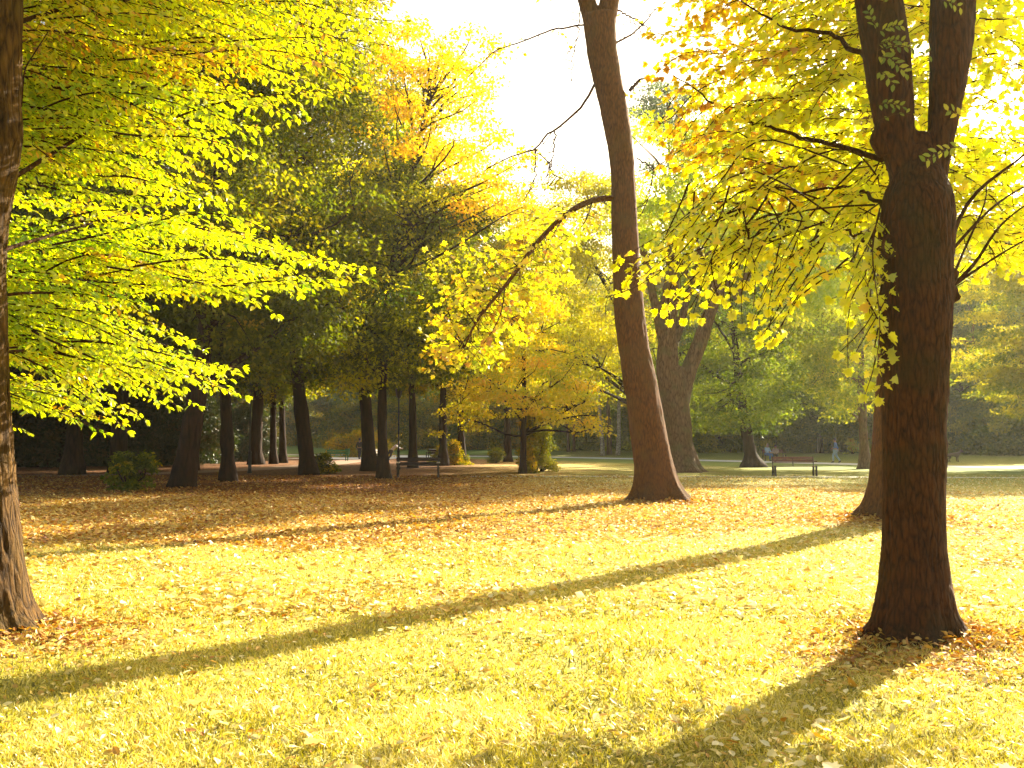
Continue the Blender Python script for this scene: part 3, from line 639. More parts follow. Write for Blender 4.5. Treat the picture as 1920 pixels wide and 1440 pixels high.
    rs2 = np.random.default_rng(15); c = np.column_stack([rs2.normal(-.5, 2.6, 150), rs2.normal(0, 2.4, 150), rs2.uniform(15.2, 21.5, 150)])
    clumps(L_, c, 1.0, 60, .18, .6, rs2)
    for k in range(16): W.tube(curve_pts(p[-2] - base + [0, 0, 2.5], c[k], 8, .08, -.05, rs2), np.linspace(.08, .02, 8), 6, cap=False)
    crown(t, L_, W, M['yellow'], M['bark_dark'])
leaning_tree()

# --- left tree, at the picture's edge, with flat bright sprays
def left_tree():
    d = 8.2; rs = np.random.default_rng(21); mb = MB()
    rows = [(1185, -110, 50), (1160, -105, 42), (1120, -98, 30), (1050, -92, 21), (950, -92, 16), (850, -95, 14), (750, -95, 10), (650, -96, 6), (560, -98, 4), (500, -98, 3), (430, -95, 8), (370, -88, 20), (310, -82, 38), (250, -78, 50), (200, -78, 47), (120, -76, 42), (40, -76, 41), (-60, -78, 38), (-300, -90, 15), (-600, -100, -20), (-900, -110, -60)]
    p, r = edges_trunk(rows, d); p, r = to_ground(p, r); base = p[1] * [1, 1, 0]
    mb.tube(resample(p, 70), np.interp(np.linspace(0, 1, 70), np.linspace(0, 1, len(r)), r), 24)
    t = thing('hornbeam_tree', base, 'tree at the left edge with bright lime green sprays of leaves', 'tree')
    me = remeshed(mb, 'trunk', .018, .03, 22, 4, 12); root_flare(me, base, r[1], .24, .32, [-.35, .5, 1.5, 2.5, 3.5, 4.4, 5.2]); me.transform(Matrix.Translation(-Vector(base))); link('trunk', me, M['bark_left'], t)
    W, L_ = MB(), MB()
    env_y = [-60, 0, 60, 130, 180, 235, 290, 330, 380, 430, 470, 515, 560, 600, 640, 690, 735, 765, 800]
    env_x = [740, 740, 715, 700, 640, 540, 470, 420, 430, 450, 570, 720, 520, 400, 350, 430, 445, 330, 240]
    def bough(root, tip, tint, tl=.5, size=.074, r0=.011, st=.12, sag=-.06, gap=.07, lg=.034, bend=.035):
        spray(W, L_, curve_pts(P(*root), P(*tip), 9, bend, sag, rs) - base, r0, T_OVAL, size, tl, gap, lg, tint, .3, start=st, rs=rs, taper=.8, tint_var=.2)
    for y_ in np.arange(-70, 800, 15.5):
        ex = np.interp(y_, env_y, env_x)
        for k in range(6 if y_ < 350 else 5):
            tx = ex * ([1.0, .8, .6, .42, .3, .7, .5][k]) + rs.uniform(-25, 5); ty = y_ + rs.uniform(-14, 14); dd = rs.uniform(8.7, 11.4)
            slope = rs.uniform(.08, .34) if y_ < 420 or y_ > 600 else rs.uniform(-.02, .14)
            Lp = min(tx + 120, rs.uniform(330, 520)); rx = tx - Lp
            if 372 < ty < 448 and (tx < 340 or rs.random() < .5): continue
            if 585 < ty < 632 and tx > 230: continue
            if ty > 700 and 80 < tx < 140: continue
            if ty > 620 and k == 2 and rs.random() < .4: continue
            tint = .28 + .18 * rs.random() + (.28 if rs.random() < .2 else 0) - (.12 if 380 < ty < 640 and tx < 350 else 0) + (.12 if ty < 200 else 0)
            bough((rx, ty - Lp * slope, dd + rs.uniform(-.1, .8)), (tx, ty, dd), tint, tl=rs.uniform(.38, .62))
    # hand placed long tips
    for root, tip in [((250, 500, 8.6), (745, 516, 8.2)), ((330, 525, 8.4), (640, 540, 8.2)), ((260, 470, 9), (600, 480, 8.8)), ((200, 500, 8.5), (520, 590, 8.3)), ((120, 640, 8.4), (455, 690, 8.2)), ((100, 660, 8.3), (460, 742, 8.2)), ((60, 620, 8.2), (330, 760, 8)), ((-30, 640, 8), (240, 808, 8)), ((-60, 730, 8.6), (100, 768, 8.4)), ((350, 80, 9), (750, 90, 8.8)), ((330, 220, 8.8), (670, 160, 8.6)), ((200, 330, 8.4), (450, 382, 8.2)), ((220, 250, 8.4), (490, 300, 8.3)), ((420, 20, 9.2), (760, 40, 9))]:
        bough((root[0], root[1], root[2] + .5), (tip[0], tip[1], tip[2] + .6), .42, tl=.48, sag=-.03)
    # carrying limbs
    for pts_, r0 in [([(0, 470, 8.2), (100, 440, 8.2), (200, 410, 8.3), (300, 380, 8.4)], .028), ([(-40, 560, 8.2), (60, 545, 8.2), (200, 560, 8.3), (330, 540, 8.4), (500, 520, 8.4)], .02), ([(30, 330, 8.2), (240, 200, 8.4), (370, 125, 8.6), (470, 65, 8.8)], .03), ([(240, 202, 8.4), (290, 182, 8.4), (350, 185, 8.5)], .012), ([(370, 125, 8.6), (430, 118, 8.6), (520, 135, 8.7)], .012), ([(0, 660, 8.2), (150, 650, 8.3), (300, 690, 8.3)], .018), ([(40, 40, 8.2), (200, -10, 8.4), (400, -60, 8.6)], .03), ([(40, 200, 8.2), (45, 130, 8.0), (90, 60, 8)], .012)]:
        q_ = px_path([(a_, b_, c_ + 2.2 * min(1, max(0, a_) / 250)) for a_, b_, c_ in pts_], 16); W.tube(smooth_path(q_) - base, np.linspace(r0 * .75, .005, 16), 6, cap=False)
    rs2 = np.random.default_rng(25); c = np.column_stack([rs2.normal(-1.8, 1.5, 45), rs2.normal(-1.2, 1.4, 45), rs2.uniform(6.8, 12, 45)])
    clumps(L_, c, .9, 60, .14, .35, rs2)
    crown(t, L_, W, M['lime'], M['bark_dark'])
left_tree()

# ================================================================== TREES OF THE GROVE
def grove(label, px, py, wpx, lean, H, cb, crx, tint, seed, leafmat='green', name='tree', bark='bark_far', d=None, loc=None, **kw):
    rs = np.random.default_rng(seed)
    g = G(px, py) if loc is None else np.array([loc[0], loc[1], 0.]); d = g[1]; r = wpx / 2 / F_PX * d
    g = np.array([g[0], g[1], tz(g[0], g[1])])
    w_, l_ = make_tree(rs, H, (lean, 0), r, cb, crx, tint=tint, **kw)
    return place_tree(name, g, w_, l_, M[leafmat], M[bark], label)
def turning_tree():
    rs = np.random.default_rng(35); g = G(720, 898); d = g[1]; t_ = np.linspace(0, 1, 20)
    pts = np.column_stack([-.35 * np.sin(t_ * 3) + t_ ** 2 * 2.2, np.sin(t_ * 5) * .1, t_ * 17 - .15]); rad = .23 * (1 - .85 * t_) + .14 * np.exp(-t_ * 17 / .35)
    w_, l_ = make_tree(rs, 13.2, (0, 0), .22, 3.7, 4.4, tint=.27, tint_var=.12, nclump=230, per=120, low_trunk=(pts, rad))
    cs = []
    for x_, y_, sx, sy, n_ in [(735, 95, 34, 34, 12), (735, 200, 28, 40, 12), (790, 150, 36, 50, 20), (850, 120, 34, 36, 18), (880, 190, 32, 40, 18), (820, 250, 40, 40, 20), (880, 290, 40, 40, 20), (930, 330, 36, 36, 16), (760, 270, 28, 30, 10), (870, 370, 46, 36, 18), (970, 390, 36, 26, 12), (905, 90, 30, 18, 5), (780, 60, 20, 20, 5)]:
        for _ in range(n_): cs.append(P(x_ + rs.normal() * sx * .75, y_ + rs.normal() * sy * .75, d + rs.normal() * 1.5) - g)
    cs = np.array(cs); hi = np.clip((cs[:, 2] - 9) / 8, 0, 1)
    for k_ in range(0, len(cs), 31):
        sel = cs[k_:k_ + 31]; clumps(l_, sel, .62 * (.7 + .6 * rs.random(len(sel))), 85, .15, .66 + .14 * rs.random() - .05, rs, .55, tint_var=.10)
    for k_ in range(0, len(cs), 4):
        z0 = min(16, max(7, cs[k_][2] - 2.5)); o = np.array([np.interp(z0, pts[:, 2], pts[:, 0]), 0, z0]); w_.br.tube(curve_pts(o, cs[k_], 8, .07, -.05, rs), np.linspace(.07, .012, 8), 5, cap=False)
    place_tree('maple_tree', g, w_, l_, M['turning'], M['bark_far'], 'slim trunk by the left end of the bench, green below and yellow orange high up')
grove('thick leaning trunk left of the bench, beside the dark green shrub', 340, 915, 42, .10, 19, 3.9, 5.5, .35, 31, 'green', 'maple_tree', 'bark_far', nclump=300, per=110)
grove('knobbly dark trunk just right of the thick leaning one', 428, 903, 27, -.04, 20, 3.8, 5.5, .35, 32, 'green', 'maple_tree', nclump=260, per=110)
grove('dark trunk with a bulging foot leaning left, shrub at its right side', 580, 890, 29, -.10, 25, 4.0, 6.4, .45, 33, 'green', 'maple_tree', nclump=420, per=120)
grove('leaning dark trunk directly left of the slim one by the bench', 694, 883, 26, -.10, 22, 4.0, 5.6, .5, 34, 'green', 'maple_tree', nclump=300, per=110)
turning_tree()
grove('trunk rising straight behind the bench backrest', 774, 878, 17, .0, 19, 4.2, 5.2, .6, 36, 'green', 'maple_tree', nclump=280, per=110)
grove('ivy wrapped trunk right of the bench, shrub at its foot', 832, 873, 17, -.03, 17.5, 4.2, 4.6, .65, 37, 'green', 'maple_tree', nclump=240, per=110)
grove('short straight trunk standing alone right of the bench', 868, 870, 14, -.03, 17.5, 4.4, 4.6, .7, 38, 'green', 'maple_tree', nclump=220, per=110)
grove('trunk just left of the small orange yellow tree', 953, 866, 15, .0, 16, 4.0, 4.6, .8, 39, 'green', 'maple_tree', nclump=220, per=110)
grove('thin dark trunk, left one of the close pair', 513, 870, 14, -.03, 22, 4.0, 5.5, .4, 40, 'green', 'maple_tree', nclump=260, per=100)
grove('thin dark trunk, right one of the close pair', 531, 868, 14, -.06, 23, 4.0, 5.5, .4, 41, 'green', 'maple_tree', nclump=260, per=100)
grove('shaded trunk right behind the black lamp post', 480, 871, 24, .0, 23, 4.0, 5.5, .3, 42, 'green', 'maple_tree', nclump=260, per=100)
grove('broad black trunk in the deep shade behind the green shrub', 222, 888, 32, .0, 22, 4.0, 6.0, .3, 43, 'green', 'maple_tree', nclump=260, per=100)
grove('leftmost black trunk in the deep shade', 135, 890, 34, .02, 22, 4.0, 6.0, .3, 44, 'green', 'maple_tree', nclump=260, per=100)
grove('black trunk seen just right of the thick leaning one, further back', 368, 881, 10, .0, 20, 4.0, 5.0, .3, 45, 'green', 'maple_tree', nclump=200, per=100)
grove('small orange yellow tree with ivy on its lower trunk', 980, 888, 13, .0, 11.6, 2.4, 4.3, .34, 46, 'gold', 'maple_tree', nclump=170, per=110, crad=.8, lsize=.15, flat=.3, shape='cone', cz=7.5, crz=4.2, trunk_top=.93, limbs=26)
grove('dark green tree with flared foot left of the right bench', 1412, 876, 24, -.12, 15.5, 2.1, 5.4, .22, 48, 'olive', 'maple_tree', nclump=320, per=120, low_trunk=None, flare=2.4)
grove('straight trunk left of the nearest forked tree, beyond the path edge', 1622, 879, 19, .0, 17, 2.9, 4.6, .5, 49, 'olive', 'maple_tree', 'bark_grey', nclump=240, per=120, flare=1.9)
grove('yellow green tree behind the leaning trunk, dark limbs showing', 1225, 872, 22, -.02, 19, 4.2, 6.0, .8, 50, 'olive', 'maple_tree', nclump=330, per=120, coff=(-4.6, 0), cz=11.5, crz=7.5)
grove('olive yellow tree at the right edge, drooping sprays in the haze', 0, 0, 26, 0, 15, 2.6, 6.2, .75, 51, 'olive', 'maple_tree', 'bark_grey', loc=(29.5, 52), nclump=420, per=130, flat=.25)

# big grey tree with several stems behind the leaning trunk
def grey_tree():
    rs = np.random.default_rng(61); d = 49.0; mb = MB()
    rows = [(886, 1247, 1303), (870, 1249, 1300), (840, 1249, 1298), (800, 1247, 1296), (760, 1240, 1293), (720, 1234, 1288), (690, 1232, 1280)]
    p, r = edges_trunk(rows, d); p, r = to_ground(p, r); base = p[1] * [1, 1, 0]
    mb.tube(resample(p, 24), np.interp(np.linspace(0, 1, 24), np.linspace(0, 1, len(r)), r), 18)
    for rows2 in ([(760, 1240, 1278), (690, 1230, 1272), (620, 1236, 1268), (580, 1238, 1270), (500, 1250, 1272), (400, 1258, 1268)],
                  [(760, 1262, 1292), (700, 1274, 1304), (640, 1300, 1326), (570, 1325, 1348), (520, 1355, 1375), (460, 1392, 1410), (400, 1430, 1442)],
                  [(600, 1318, 1338), (520, 1335, 1350), (430, 1340, 1352), (330, 1348, 1356)],
                  [(560, 1370, 1385), (500, 1405, 1418), (440, 1445, 1456), (380, 1480, 1488)],
                  [(640, 1232, 1250), (570, 1220, 1236), (500, 1208, 1220), (420, 1190, 1198)],
                  [(640, 1258, 1276), (560, 1282, 1294), (470, 1310, 1320)]):
        p1, r1 = edges_trunk(rows2, d + rs.uniform(-.4, .4)); mb.tube(resample(p1, 24), np.interp(np.linspace(0, 1, 24), np.linspace(0, 1, len(r1)), r1), 12)
    t = thing('maple_tree', base, 'grey trunk splitting into several stems, behind the leaning one', 'tree')
    me = remeshed(mb, 'trunk', .08, .06, 5, 1.2, 20); root_flare(me, base, r[1], .5, 1.6, [-.2, 1, 2.1, 3.2, 4.3, 5.3]); me.transform(Matrix.Translation(-Vector(base))); tr = link('trunk', me, M['bark_grey'], t)
    kn = MB(); kc = P(1253, 597, d - .62) - base; a_ = np.linspace(0, 2 * np.pi, 17)
    kn.tube(np.column_stack([kc[0] + .17 * np.cos(a_), kc[1] + .03 * np.cos(a_), kc[2] + .3 * np.sin(a_)]), .05, 8, cap=False); link('knot', kn.mesh('knot', True), M['bark_grey'], tr)
    W, L_ = MB(), MB()
    cs = []
    for (x_, y_, sx, sy, n_) in [(1300, 400, 110, 60, 60), (1450, 440, 90, 60, 60), (1350, 280, 110, 80, 70), (1235, 400, 60, 60, 26), (1520, 540, 60, 60, 40), (1530, 380, 90, 60, 50), (1440, 200, 90, 70, 40), (1570, 250, 70, 80, 40)]:
        for _ in range(n_): cs.append(P(x_ + rs.normal() * sx * .6, y_ + rs.normal() * sy * .6, d + rs.normal() * 2.6) - base)
    clumps(L_, cs, .95, 130, .18, .3, rs, .4)
    for k in range(0, len(cs), 5):
        j = rs.integers(0, 5); o = [P(1262, 420, d), P(1400, 450, d), P(1345, 430, d), P(1450, 440, d), P(1290, 520, d)][j] - base
        if np.linalg.norm(o - cs[k]) < 6: W.tube(curve_pts(o, cs[k], 7, .08, -.05, rs), np.linspace(.10, .02, 7), 6, cap=False)
    crown(t, L_, W, M['yellow'], M['bark_grey'])
grey_tree()

def pine():
    rs = np.random.default_rng(63); d = 62.0; x = P(1256, 860, d)[0]; base = np.array([x, d, 0]); W, L_ = MB(), MB()
    W.tube(px_path([(1270, 872, d), (1266, 600, d), (1258, 400, d), (1254, 260, d), (1250, 165, d)], 30) - base, np.linspace(.30, .04, 30), 8)
    cs = [P(x_ + rs.normal() * 12, y_ + rs.normal() * 7, d + rs.normal() * 1.2) - base for (x_, y_) in [(1205, 200), (1225, 180), (1250, 165), (1275, 175), (1290, 205), (1225, 215), (1260, 205), (1240, 160), (1240, 235), (1205, 205), (1280, 240), (1215, 250), (1295, 190), (1232, 195), (1255, 225), (1345, 270), (1360, 250), (1335, 285), (1262, 300), (1230, 310)] for _ in range(3)]
    clumps(L_, cs, .85, 150, .16, .6, rs, .4)
    for c in cs[::3]:
        W.tube(curve_pts(np.array([P(1256, 300, d)[0] - x, 0, c[2] - 1.2]), c, 6, .06, 0, rs), np.linspace(.07, .02, 6), 5, cap=False)
    t = thing('pine_tree', base, 'tall thin pine with a blue green top against the white sky', 'tree')
    link('trunk', W.mesh('trunk', True), M['bark_grey'], t); link('crown', L_.mesh('crown'), M['pine'], t)
pine()

# ================================================================== BACKGROUND TREES (a few built, then copied)
def far_variant(seed, leafmat, H=20, cb=1.6, crx=6, tint=.5, bark='bark_far', name='tree', loc=(0, 0), label='', **kw):
    rs = np.random.default_rng(seed)
    args = dict(nclump=380, per=100, lsize=.26, crad=1.25, limbs=10); args.update(kw)
    w_, l_ = make_tree(rs, H, (rs.normal() * .02, 0), .3, cb, crx, tint=tint, **args)
    return place_tree(name, (loc[0], loc[1], tz(*loc)), w_, l_, M[leafmat], M[bark], label)
def xy(px, d): return ((px - 960) / F_PX * d, d)
l0 = 'dark green tree in the row beyond the far path'
V1 = far_variant(70, 'olive', 19, 1.2, 6.2, .2, loc=xy(1345, 96), label='dark green tree right of the grey stems, beyond the far path')
V2 = far_variant(71, 'olive', 20, 1.6, 6.2, .5, loc=xy(1510, 104), label='light green tree above the right bench, beyond the far path')
V3 = far_variant(72, 'green', 22, 2.5, 6.5, .75, loc=xy(1650, 92), label='green tree beyond the far path, behind the forked trunk')
V4 = far_variant(73, 'olive', 23, 3, 6.4, .8, loc=xy(1080, 112), label='yellow green tree above the birches')
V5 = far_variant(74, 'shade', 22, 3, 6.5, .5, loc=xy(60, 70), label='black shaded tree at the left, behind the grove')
k = 0
def cp(v, px, d, sc, lab, group=None):
    global k; k += 1
    x, y = xy(px, d); copy_tree(v, (x, y, tz(x, y)), k * 1.7, (sc, sc, sc * (1 + .06 * math.sin(k * 3))), lab, group)
cp(V1, 1475, 100, 1.0, 'dark green tree behind the right bench, right of the two seated people')
cp(V1, 1536, 86, .9, 'dark green tree with a dark trunk left of the walking person')
cp(V4, 1500, 108, 1.15, 'tall yellow green tree rising behind the right bench')
cp(V2, 1335, 106, 1.1, 'yellow green tree just right of the grey stems')
cp(V4, 1720, 100, 1.1, 'yellow green tree hidden mostly behind the forked trunk')
cp(V3, 1250, 104, .95, 'green tree behind the foot of the grey stems')
cp(V2, 1180, 118, 1.0, 'yellow green tree between the leaning trunk and the birches')
cp(V1, 1800, 82, .8, 'bluish green tree just right of the forked trunk, in the haze')
cp(V2, 1890, 92, 1.0, 'pale hazy tree at the right edge, far behind')
cp(V4, 985, 120, .95, 'yellow green tree behind the small orange yellow tree')
cp(V1, 900, 128, .9, 'green tree beyond the far path, above the hedge')
GL = 'one of the dark trees filling the wood beyond the grove'; GG = 'dark trees of the wood at the left'
for px, d, sc in [(-260, 60, 1), (-120, 78, 1.1), (180, 84, 1.1), (300, 74, 1), (420, 88, 1.1), (-40, 95, 1.2), (250, 105, 1.2), (380, 110, 1.2), (120, 60, .9), (-420, 75, 1.1), (-330, 45, 1), (-150, 42, .95)]:
    cp(V5, px, d, sc, GL, GG)
GL = 'one of the far trees closing the view behind the park'; GG = 'far trees behind the park'
rr_ = random.Random(4)
for px in range(-500, 2500, 105):
    d = rr_.uniform(135, 175); v = rr_.choice([V1, V3, V2] if px < 900 else [V1, V2, V3, V4]); cp(v, px + rr_.uniform(-25, 25), d, (1.35 if px < 800 else 1.08) * rr_.uniform(.85, 1.1), GL, GG)
# trees outside the picture at the right, whose shade lies on the lawn
GL = 'tree standing right of the view'; GG = 'trees right of the view'
for x, y, sc in [(38, 58, .9), (38, 92, 1)]:
    copy_tree(V2, (x, y, tz(x, y)), x, sc, GL, GG)

# birches and thin trunks
def birch(px, py, wpx, lean, d, label, bark='bark_birch', tint=.7):
    rs = np.random.default_rng(int(px)); x, y = xy(px, d); z = tz(x, y)
    w_, l_ = make_tree(rs, 15, (lean, 0), wpx / 2 / F_PX * d, 5.5, 2.6, nclump=60, per=70, lsize=.22, crad=1.0, limbs=8, tint=tint, flare=1.2)
    place_tree('birch_tree' if bark == 'bark_birch' else 'tree', (x, y, z), w_, l_, M['olive'], M[bark], label)
birch(1130, 846, 9, -.05, 97, 'white birch with a lean, leftmost by the leaning trunk')
birch(1142, 846, 10, -.02, 98, 'dark slender trunk between the two birches', 'bark_grey')
birch(1158, 845, 9, .03, 97, 'white birch nearest the leaning trunk')
birch(1066, 846, 6, -.02, 104, 'thin pale trunk right of the ivy shrub, left of its pair', 'bark_grey')
birch(1076, 846, 6, .02, 104, 'thin pale trunk right of the ivy shrub, right of its pair', 'bark_grey')

# ================================================================== SHRUBS AND HEDGES
def shrub(name, loc, size, n, per, lsize, mat, tint, label, cat='shrub', seed=1, stems=5, crad=.35, group=None, flat=.6):
    rs = np.random.default_rng(seed); W, L_ = MB(), MB(); sx, sy, sz = size
    zz = rs.random(n); th = rs.random(n) * 2 * np.pi; rr = np.sqrt(rs.random(n)) * np.sqrt(np.clip(1 - zz ** 2.2, .05, 1)) * (.8 + .5 * vnoise(np.stack([np.cos(th), np.sin(th), zz * 2], 1) * 1.6 + seed, 8)); c = np.column_stack([rr * np.cos(th) * sx, rr * np.sin(th) * sy, zz * sz + .05])
    c += (vnoise(c * 1.5 + seed, 3) - .5)[:, None] * [.5 * sx, .5 * sy, .3 * sz]; c[:, 2] = np.abs(c[:, 2])
    clumps(L_, c, crad, per, lsize, tint, rs, flat, tint_var=.2)
    for k in range(stems): W.tube(curve_pts((rs.normal() * .1 * sx, rs.normal() * .1 * sy, -.1), c[k], 6, .08, 0, rs), np.linspace(.03, .008, 6) * (1 + sz * .2), 5, cap=False)
    t = thing(name, (loc[0], loc[1], tz(loc[0], loc[1])), label, cat, group)
    link('stems', W.mesh('stems', True), M['bark_dark'], t); link('foliage', L_.mesh('foliage'), M[mat], t); return t
g = G(243, 922); shrub('shrub', (g[0], g[1]), (.75, .6, 1.15), 46, 60, .12, 'green', .45, 'loose dark green shrub at the edge of the shade on the left', seed=2, stems=14, crad=.22)
g = G(1012, 884); shrub('shrub', (g[0], g[1]), (.85, .8, 3.4), 120, 90, .11, 'olive', .8, 'tall yellow green shrub at the foot of the small orange yellow tree', seed=3, crad=.34)
g = G(985, 887); g = G(990, 887); shrub('ivy', (g[0], g[1] - .15), (.42, .36, 3.6), 130, 60, .10, 'green', .8, 'ivy climbing the trunk of the small orange yellow tree', 'plant', seed=4, crad=.2)
g = G(845, 872); shrub('shrub', (g[0], g[1]), (1.3, .8, 1.3), 60, 70, .14, 'green', .8, 'small green shrub at the ivy trunk right of the bench', seed=5, crad=.32)
g = G(603, 888); shrub('shrub', (g[0], g[1]), (.7, .5, .8), 40, 60, .12, 'green', .5, 'low dark shrub at the foot of the bulging trunk', seed=6, crad=.25)
shrub('shrub', xy(1597, 82), (.7, .5, 1.3), 20, 40, .16, 'yellow', .5, 'thin yellow shrub between the walking person and the straight trunk', seed=19, crad=.3)
g = G(660, 860); shrub('shrub', (g[0] - .5, 92), (3.2, 1.4, 2.2), 60, 90, .2, 'green', .9, 'rounded green shrub on the lawn behind the green bin', seed=9, crad=.7)
g = G(930, 868); shrub('shrub', (g[0], g[1]), (.6, .4, .9), 30, 60, .12, 'olive', .5, 'sprig of pale shrub left of the small orange yellow tree', seed=7, crad=.25)
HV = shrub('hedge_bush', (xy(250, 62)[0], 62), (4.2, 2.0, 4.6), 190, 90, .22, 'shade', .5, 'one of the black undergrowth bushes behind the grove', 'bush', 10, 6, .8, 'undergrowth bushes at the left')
for i_, (px, d, sc) in enumerate([(-330, 52, 1), (-180, 54, 1.05), (-50, 56, 1), (90, 60, 1), (360, 68, 1), (470, 78, .95), (160, 64, 1.1), (10, 62, 1.2), (300, 72, 1.2), (420, 84, 1.1)]):
    x, y = xy(px, d); copy_tree(HV, (x, y, tz(x, y)), .4 * i_, sc, HV['label'], HV['group'])
HG = shrub('hedge_bush', (xy(760, 122)[0], 122), (6.5, 2.5, 6.0), 200, 110, .30, 'green', .75, 'one of the grey green bushes of the long hedge beyond the lawn', 'bush', 11, 6, 1.0, 'bushes of the hedge beyond the lawn')
for i_, (px, d, sc) in enumerate([(520, 140, 1), (600, 148, 1), (690, 132, 1), (700, 140, 1.1), (840, 120, 1), (910, 118, .95), (980, 120, 1), (1050, 118, .8)]):
    x, y = xy(px, d); copy_tree(HG, (x, y, tz(x, y)), .2 * i_, sc, HG['label'], HG['group'])
HR = shrub('hedge_bush', (xy(1110, 108)[0], 108), (4.5, 2.2, 4.8), 170, 100, .28, 'olive', .38, 'one of the dark bushes along the bank beyond the far path', 'bush', 12, 6, .85, 'bushes along the bank at the right')
for i_, (px, d, sc) in enumerate([(1190, 106, 1), (1300, 98, 1), (1370, 96, 1.1), (1450, 92, .9), (1530, 92, 1.1), (1610, 88, 1), (1690, 86, 1), (1780, 82, 1), (1840, 78, .95), (1910, 76, 1), (1980, 72, 1), (2060, 70, 1), (1490, 96, 1.2), (1400, 100, 1.2)]):
    x, y = xy(px, d); copy_tree(HR, (x, y, tz(x, y)), .3 * i_, sc, HR['label'], HR['group'])

# ================================================================== BENCHES, POSTS, BIN
def bench(name, loc, rz, label, width, woodm, legm, arm_m=None, style='slats', group='park benches'):
    t = thing(name, (loc[0], loc[1], tz(loc[0], loc[1])), label, 'bench', group, rz)
    hw = width / 2
    s = MB()
    for k in range(4): s.box((0, -.20 + k * .13, .44 - .004 * k), (width, .105, .035))
    link('seat', s.mesh('seat'), woodm, t)
    b = MB(); tilt = Matrix.Rotation(R(-12), 3, 'X')
    rows = [(.60, .13), (.79, .14)] if style == 'slats' else [(.68, .10), (.80, .10)]
    for z, h in rows: b.box((0, .26 + (z - .44) * .22, z), (width + (.06 if style == 'slats' else 0), .045, h), tilt)
    if style != 'slats': b.box((0, .30, .60), (width, .03, .03), tilt)
    link('backrest', b.mesh('backrest'), woodm, t)
    for sx in (-1, 1):
        x = sx * (hw - .07 if style == 'slats' else hw - .03)
        for y, zt in ((-.22, .64 if arm_m or style == 'slats' else .46), (.24, .44)):
            lg = MB(); lg.tube([(x, y - .02 * (1 if y < 0 else -1), -.02), (x, y, zt)], .036 if style == 'slats' else .05, 8); link('leg', lg.mesh('leg'), legm, t)
        f = MB(); f.tube([(x, -.22, .12), (x, .24, .12)], .016, 6); link('stretcher', f.mesh('stretcher'), legm, t)
        f = MB(); f.tube([(x, .24, .42), (x, .35, .86)], .024, 6); link('back_support', f.mesh('back_support'), legm, t)
        ar = MB(); ar.box((x, .02, .655), (.13 if arm_m else .06, .54, .045)); link('armrest', ar.mesh('armrest'), arm_m or woodm, t)
    if style != 'slats':
        m_ = MB(); m_.tube([(0, .24, .42), (0, .35, .84)], .022, 6); link('back_support', m_.mesh('back_support'), legm, t)
    return t
g = G(784, 896.5); bench('park_bench', g, R(2), 'dark slatted bench with light armrests, on the leaves under the left trees', 1.83, M['wood_dark'], M['iron'], M['wood_pale'])
g = G(1490, 892.5); bench('park_bench', g, R(-2), 'red brown wooden bench on the open lawn at the right', 1.86, M['wood_red'], M['iron'], None, 'board')
g = G(634, 864.5); bench('park_bench', g, R(28), 'small green bench beside the bin near the far path', 1.5, M['green_paint'], M['green_paint'])
g = G(706, 863.5); bench('park_bench', g, R(60), 'pale wooden bench end showing between two dark trunks', 1.5, M['wood_pale'], M['iron'])
g = G(818, 864); bench('park_bench', g, R(-15), 'dark bench beyond the trees, right of the pale basin', 1.6, M['wood_dark'], M['iron'])
x_, y_ = G(1452, 864)[:2]; bench('park_bench', (x_, y_), R(8), 'bench under the two seated people by the flared trunk', 1.7, M['wood_red'], M['iron'], None, 'board')
SEAT = (x_, y_)

def lamp_post(px, py, label):
    g = G(px, py); t = thing('lamp_post', g, label, 'lamp post', 'black lamp posts')
    b = MB(); b.tube([(0, 0, -.05), (0, 0, .06), (0, 0, .12), (0, 0, .95), (0, 0, 1.02), (0, 0, 1.1)], [.12, .12, .085, .075, .085, .045], 14); link('base', b.mesh('base', False), M['black_paint'], t)
    p = MB(); p.tube([(0, 0, 1.08), (0, 0, 2.4), (0, 0, 2.45), (0, 0, 2.5), (0, 0, 3.9)], [.045, .04, .06, .038, .032], 12); link('pole', p.mesh('pole'), M['black_paint'], t)
    l_ = MB(); l_.tube([(0, 0, 3.88), (0, 0, 3.95), (0, 0, 4.3), (0, 0, 4.36), (0, 0, 4.46), (0, 0, 4.52)], [.06, .12, .2, .24, .08, .02], 6); link('lantern', l_.mesh('lantern'), M['black_paint'], t)
lamp_post(468, 887, 'thin black lamp post in the shade left of the trunk pair')
lamp_post(747, 880, 'thin black lamp post behind the left end of the bench')

g = G(651.5, 862); t = thing('litter_bin', (g[0], g[1], 0), 'green litter bin on a post beside the small green bench', 'bin')
b = MB(); b.tube([(0, 0, .42), (0, 0, .46), (0, 0, .84), (0, 0, .88)], [.14, .17, .20, .19], 14); link('bucket', b.mesh('bucket'), M['green_paint'], t)
b = MB(); b.tube([(0, 0, -.05), (0, 0, .44)], .03, 8); link('post', b.mesh('post'), M['green_paint'], t)
b = MB(); b.tube([(0, 0, .86), (0, 0, .90), (0, 0, .91), (0, 0, .885)], [.2, .215, .2, .15], 14, cap=False); link('rim', b.mesh('rim'), M['green_paint'], t)

g = G(808, 863); t = thing('stone_basin', (g[0], g[1] + 2, 0), 'pale round stone basin on a pedestal behind the bench', 'basin')
b = MB(); b.tube([(0, 0, -.05), (0, 0, .1), (0, 0, .16), (0, 0, .6), (0, 0, .66)], [.24, .24, .12, .10, .16], 16); link('pedestal', b.mesh('pedestal', True), M['stone'], t)
b = MB(); b.tube([(0, 0, .64), (0, 0, .72), (0, 0, .84), (0, 0, .86), (0, 0, .84), (0, 0, .76)], [.14, .26, .32, .31, .28, .1], 20); link('bowl', b.mesh('bowl', True), M['stone'], t)

